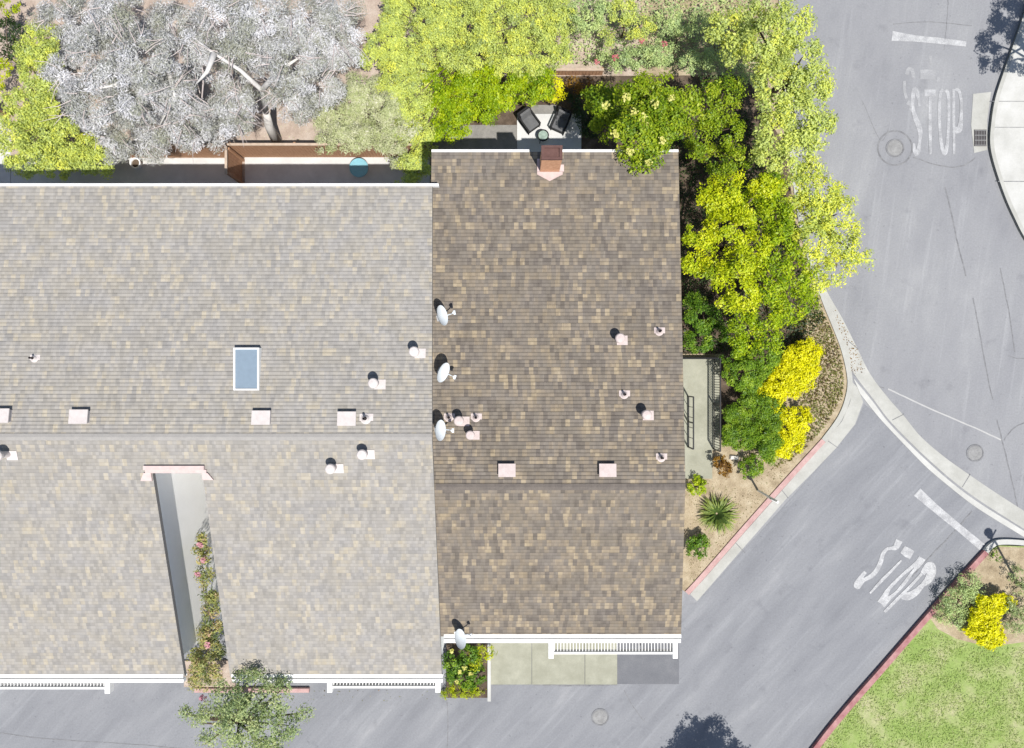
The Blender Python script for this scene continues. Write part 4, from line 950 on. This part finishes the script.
# ground cover, grass
def stuff(name, poly_px, n, size, asp, mat, z, seed, up=1.0, h=.05):
    rng = np.random.default_rng(seed); poly = np.array(G(poly_px)); lo, hi = poly.min(0), poly.max(0); P = []
    q = rng.uniform(lo, hi, (n * 4, 2)); inside = np.zeros(len(q), bool); j = len(poly) - 1
    for i in range(len(poly)):
        xi, yi = poly[i]; xj, yj = poly[j]
        c = ((yi > q[:, 1]) != (yj > q[:, 1])) & (q[:, 0] < (xj - xi) * (q[:, 1] - yi) / (yj - yi + 1e-12) + xi); inside ^= c; j = i
    q = q[inside][:n]; k = len(q)
    cell = np.sin(q[:, 0] * 2.1 + 1.3 * np.sin(q[:, 1] * 1.7)) * np.sin(q[:, 1] * 2.6 + np.sin(q[:, 0] * 1.2))
    if name == 'grass':
        wear = cell + .6 * np.sin(q[:, 0] * 5.1 + 2 * np.sin(q[:, 1] * 3.3)) + rng.normal(0, .35, k); kp = wear > -.8
        q, cell = q[kp], cell[kp]; k = len(q)
    p = np.column_stack([q, np.full(k, z) + rng.uniform(0, h, k)]); nn = rng.normal(size=(k, 3)) * .6 + np.array([0, 0, up]); nn /= np.linalg.norm(nn, axis=1)[:, None]
    o = link(name, leaf_mesh(name, p, nn, size, asp, .45 + (.10 if name == 'grass' else .22) * cell + rng.normal(0, .2, k), rng), mat); o['kind'] = 'stuff'; return o
stuff('ground_cover', [(790, 320), (816, 300), (828, 325), (839, 352), (843, 380), (840, 400), (822, 428), (806, 446), (790, 460), (770, 470), (790, 440), (800, 410), (790, 350)], 4200, .11, .5, LM['cover'], .11, 21)
stuff('grass', [(818, 748), (848, 710), (884, 669), (922, 628), (935, 630), (955, 641), (975, 646), (1000, 647), (1060, 644), (1060, 790), (790, 790)], 26000, .11, .2, LM['blade'], .105, 22, .8)
stuff('ivy', [(640, 150), (745, 110), (770, 160), (800, 250), (822, 318), (800, 345), (770, 350), (735, 352), (640, 356)], 12000, .11, .6, LM['dark'], .12, 25, 1.0, .25)
stuff('ground_cover', [(566, -5), (770, -5), (775, 80), (700, 82), (690, 72), (562, 66)], 6500, .12, .5, LM['pale_green'], .11, 27, .8, .3)
stuff('leaf_litter', [(828, 312), (836, 310), (862, 358), (866, 372), (852, 374), (848, 350)], 160, .06, .6, LM['rust'], .02, 31, 1.4, .01)
stuff('leaf_litter', [(200, 690), (430, 690), (430, 700), (200, 705)], 60, .06, .6, LM['cover'], .01, 32, 1.4, .01)
stuff('leaf_litter', [(682, 480), (690, 590), (740, 524), (800, 455), (770, 470), (740, 490), (715, 480)], 700, .05, .6, LM['cover'], .105, 23, 1.2, .01)
stuff('leaf_litter', [(230, 100), (345, 60), (440, 0), (690, 0), (690, 90), (600, 75), (560, 70), (330, 140), (240, 145)], 1500, .07, .5, LM['pale_grey'], .105, 24, 1.2, .02)

# ------------------------------------------------------------------ satellite dishes
def dish_proto(label):
    d = thing('satellite_dish', label, 'satellite dish', (0, 0, 0), 0, 'satellite dishes on the dark roof')
    el = math.radians(27); bs = Vector((math.cos(el), 0, math.sin(el))); upv = Vector((-math.sin(el), 0, math.cos(el))); sd = Vector((0, 1, 0))
    c = Vector((-.03, 0, .62)); m = MB(); n = 28
    rings = 5
    for face in (0, 1):
        o = len(m.v)
        for i in range(rings + 1):
            r = i / rings
            for k in range(n):
                a = 2 * math.pi * k / n; p = c + sd * (math.cos(a) * r * .345) + upv * (math.sin(a) * r * .31) + bs * (.09 * r * r - face * .014)
                m.v.append(tuple(p))
        for i in range(rings):
            for k in range(n):
                f = (o + i * n + k, o + i * n + (k + 1) % n, o + (i + 1) * n + (k + 1) % n, o + (i + 1) * n + k); m.f.append(f if face else f[::-1])
    m.build('reflector', 'dish', d, smooth=True, local=True)
    foot = c - upv * .30 + bs * .05; tip = c + bs * .46 - upv * .16
    m = MB(); m.tube([foot, foot.lerp(tip, .5) - upv * .05, tip], [.018, .016, .014], 8); arm = m.build('feed_arm', 'dish', d, local=True)
    m = MB(); m.tube([tip - bs * .02 + upv * .02, tip + bs * .01 + upv * .09], [.04, .035], 10); m.box(tip.x - .03, -.07, tip.z - .02, tip.x + .04, .07, tip.z + .05); m.build('receiver', 'dish', arm, local=True)
    m = MB(); m.tube([(-.12, 0, 0), (-.12, 0, .4), c - bs * .06], [.025, .025, .022], 10); m.build('mast', 'steel', d, local=True)
    m = MB(); m.box(-.22, -.10, 0, -.02, .10, .015); m.tube([(.20, .16, .0), (-.12, .0, .42)], .012, 6); m.tube([(.20, -.16, .0), (-.12, .0, .42)], .012, 6); m.build('foot_plate', 'steel', d, local=True)
    return d
D = [(440, 316, math.radians(12), 'white satellite dish on the dark roof edge, topmost of its column of three'),
     (441, 372, math.radians(-22), 'white satellite dish on the dark roof edge, middle of its column of three'),
     (438, 430, math.radians(0), 'oval white satellite dish left of the cluster of pink vents'),
     (458, 634, math.radians(20), 'satellite dish at the front eave above the planter shrubs')]
d0 = dish_proto(D[0][3])
for i, (px, py, rz, lab) in enumerate(D):
    o = d0 if i == 0 else copy_tree(d0)
    z = 6.6
    for _ in range(4):
        x, y = W(px, py, z + .55); z = rz_right(max(y, RFY + .15))
    if i == 3: y = RFY + .16; z = rz_right(y)
    o.location = (x + .05, y, z + .03); o.rotation_euler = (0, 0, rz); o['label'] = lab

# ------------------------------------------------------------------ patio furniture
def lounge(label):
    t = thing('patio_chair', label, 'chair', (0, 0, 0), 0, 'dark patio lounge chairs')
    m = MB(); m.box(-.36, -.40, .22, .36, .42, .30); m.build('frame', 'rattan', t, bevel=.02, local=True)
    m = MB(); m.hexa([(-.30, -.36, .31), (.30, -.36, .31), (.30, .36, .301), (-.30, .36, .301), (-.30, -.36, .44), (.30, -.36, .44), (.30, .36, .42), (-.30, .36, .42)]); m.build('seat_cushion', 'cushion', t, bevel=.03, local=True)
    m = MB(); m.hexa([(-.36, .40, .30), (.36, .40, .30), (.36, .48, .30), (-.36, .48, .30), (-.36, .54, .86), (.36, .54, .86), (.36, .62, .85), (-.36, .62, .85)]); m.build('backrest', 'rattan', t, bevel=.02, local=True)
    m = MB(); m.hexa([(-.28, .27, .43), (.28, .27, .43), (.28, .39, .43), (-.28, .39, .43), (-.28, .40, .80), (.28, .40, .80), (.28, .51, .80), (-.28, .51, .80)]); m.build('back_cushion', 'cushion', t, bevel=.03, local=True)
    for s in (-1, 1):
        m = MB(); m.box(s * .33 - .04, -.40, .53, s * .33 + .04, .44, .57); m.box(s * .33 - .03, -.39, .30, s * .33 + .03, -.33, .53); m.build('armrest', 'rattan', t, bevel=.01, local=True)
    for sx in (-1, 1):
        for sy in (-1, 1):
            m = MB(); m.tube([(sx * .31, sy * .36, 0), (sx * .31, sy * .35, .23)], [.022, .028], 8); m.build('leg', 'rattan', t, local=True)
    return t
c0 = lounge('dark grey cushioned patio chair on the left of the white patio'); c0.scale = (.9, .84, .9); c0.location = (*W(530, 123, .4), .13); c0.rotation_euler = (0, 0, math.radians(36))
c1 = copy_tree(c0); c1['label'] = 'dark grey cushioned patio chair on the right, beside the blossoming tree'; c1.location = (*W(560, 124, .4), .13); c1.rotation_euler = (0, 0, math.radians(-24))
x, y = W(543, 136, .4); st = thing('side_table', 'small round glass side table with dark rim between the patio chairs', 'table', (x, y, .13))
m = MB(); m.lathe([(0, .50), (.20, .50), (.20, .48), (0, .48)], (x, y, 0), 24); m.build('table_top', 'glassy', st)
m = MB(); m.lathe([(.202, .47), (.25, .47), (.25, .515), (.202, .515)], (x, y, 0), 24); m.build('rim', 'rattan', st)
for k in range(3):
    a = k * 2.094; m = MB(); m.tube([(x + math.cos(a) * .26, y + math.sin(a) * .26, .13), (x + math.cos(a) * .2, y + math.sin(a) * .2, .475)], .014, 6); m.build('leg', 'rattan', st)
x, y = W(359, 168, .6); tb = thing('round_table', 'round teal rimmed table half in the shadow of the pale roof', 'table', (x, y, .13))
m = MB(); m.lathe([(0, .64), (.36, .64), (.38, .66), (.40, .66), (.40, .60), (0, .60)], (x, y, 0), 32); m.build('table_top', 'teal', tb)
m = MB(); m.lathe([(.05, .60), (.04, .2), (.2, .14), (.22, .13)], (x, y, 0), 16); m.build('pedestal', 'steel', tb)
x, y = W(137, 164, .3); pt = thing('flower_pot', 'small white round pot by the fence under the silver tree', 'pot', (x, y, .13))
m = MB(); m.lathe([(0, .13), (.14, .13), (.2, .42), (.23, .42), (.23, .46), (.18, .46), (.17, .38)], (x, y, 0), 24); m.build('pot', 'white', pt)
m = MB(); m.lathe([(0, .385), (.175, .385)], (x, y, 0), 20); m.build('soil', 'bark', pt)

# ------------------------------------------------------------------ railings, sign, stone, post
def railing(label, a, b, zb, h, n, mid=True):
    A, B = Vector((*W(*a), zb)), Vector((*W(*b), zb)); t = thing('railing', label, 'railing', A, 0, 'black metal railings of the walkway')
    up = Vector((0, 0, h))
    for nm, k in (('top_rail', 1.0), ('bottom_rail', .12)):
        m = MB(); m.tube([A + up * k, B + up * k], .034 if k == 1 else .026, 6); m.build(nm, 'black', t)
    for k in range(3):
        p = A.lerp(B, k / 2); m = MB(); m.box(p.x - .025, p.y - .025, zb, p.x + .025, p.y + .025, zb + h); m.build('post', 'black', t)
    for i in range(n):
        p = A.lerp(B, (i + 1) / (n + 1)); m = MB(); m.tube([p + up * .12, p + up], .014, 5); m.build('baluster', 'black', t)
railing('long black metal railing between the walkway and the shrubs', (711, 359), (711, 448), .34, 1.0, 34)
railing('short black handrail on the house side of the walkway', (686, 396), (686, 446), .34, .9, 4)
railing('black railing closing the top end of the walkway', (655, 358.8), (709, 358.8), .34, 1.0, 14)
bx, by = W(757, 490); sp_ = thing('sign_post', 'white sign post standing behind the red kerb', 'sign', (bx, by, .1))
m = MB(); m.tube([(bx, by, .1), (bx + .04, by - .10, 2.25)], .045, 10); m.build('post', 'white', sp_)
m = MB(); q = Vector((.86, -.5, 0)).normalized(); nn = Vector((q.y, -q.x, 0)); c = Vector((bx + .03, by - .08, 1.75)) + nn * .055
pts = []
for dz in (-.28, .28):
    for s, o in ((-.16, -.006), (.16, -.006), (.16, .006), (-.16, .006)): p = c + q * s + nn * o; pts.append((p.x, p.y, p.z + dz))
m.hexa(pts); m.build('sign_plate', 'white', sp_)
x, y = W(733, 457); m = MB()
rng = np.random.default_rng(5)
m.hexa([(x - .22, y - .10, .09), (x + .2, y - .12, .09), (x + .22, y + .08, .09), (x - .2, y + .11, .09), (x - .18, y - .07, .24), (x + .15, y - .08, .20), (x + .17, y + .06, .21), (x - .15, y + .08, .25)])
tag(m.build('stone', 'rock', bevel=.03), 'white flat stone beside the small round green shrub', 'stone')
bx, by = W(1016, 583); lp = thing('lamp_post', 'dark lamp post with a crossarm at the right edge by the lawn bed', 'lamp post', (bx, by, .1))
m = MB(); m.lathe([(.09, .1), (.09, .4), (.05, .5), (.045, 5.0), (0, 5.0)], (bx, by, 0), 12); m.build('pole', 'black', lp)
q = Vector((.45, .89, 0)); m = MB(); c = Vector((bx, by, 4.75)); m.tube([c - q * .42, c + q * .42], .035, 8); m.build('crossarm', 'black', lp)
m = MB(); m.lathe([(.05, 5.0), (.16, 5.05), (.13, 5.35), (.2, 5.38), (0, 5.5)], (bx, by, 0), 10); m.build('lantern', 'black', lp)
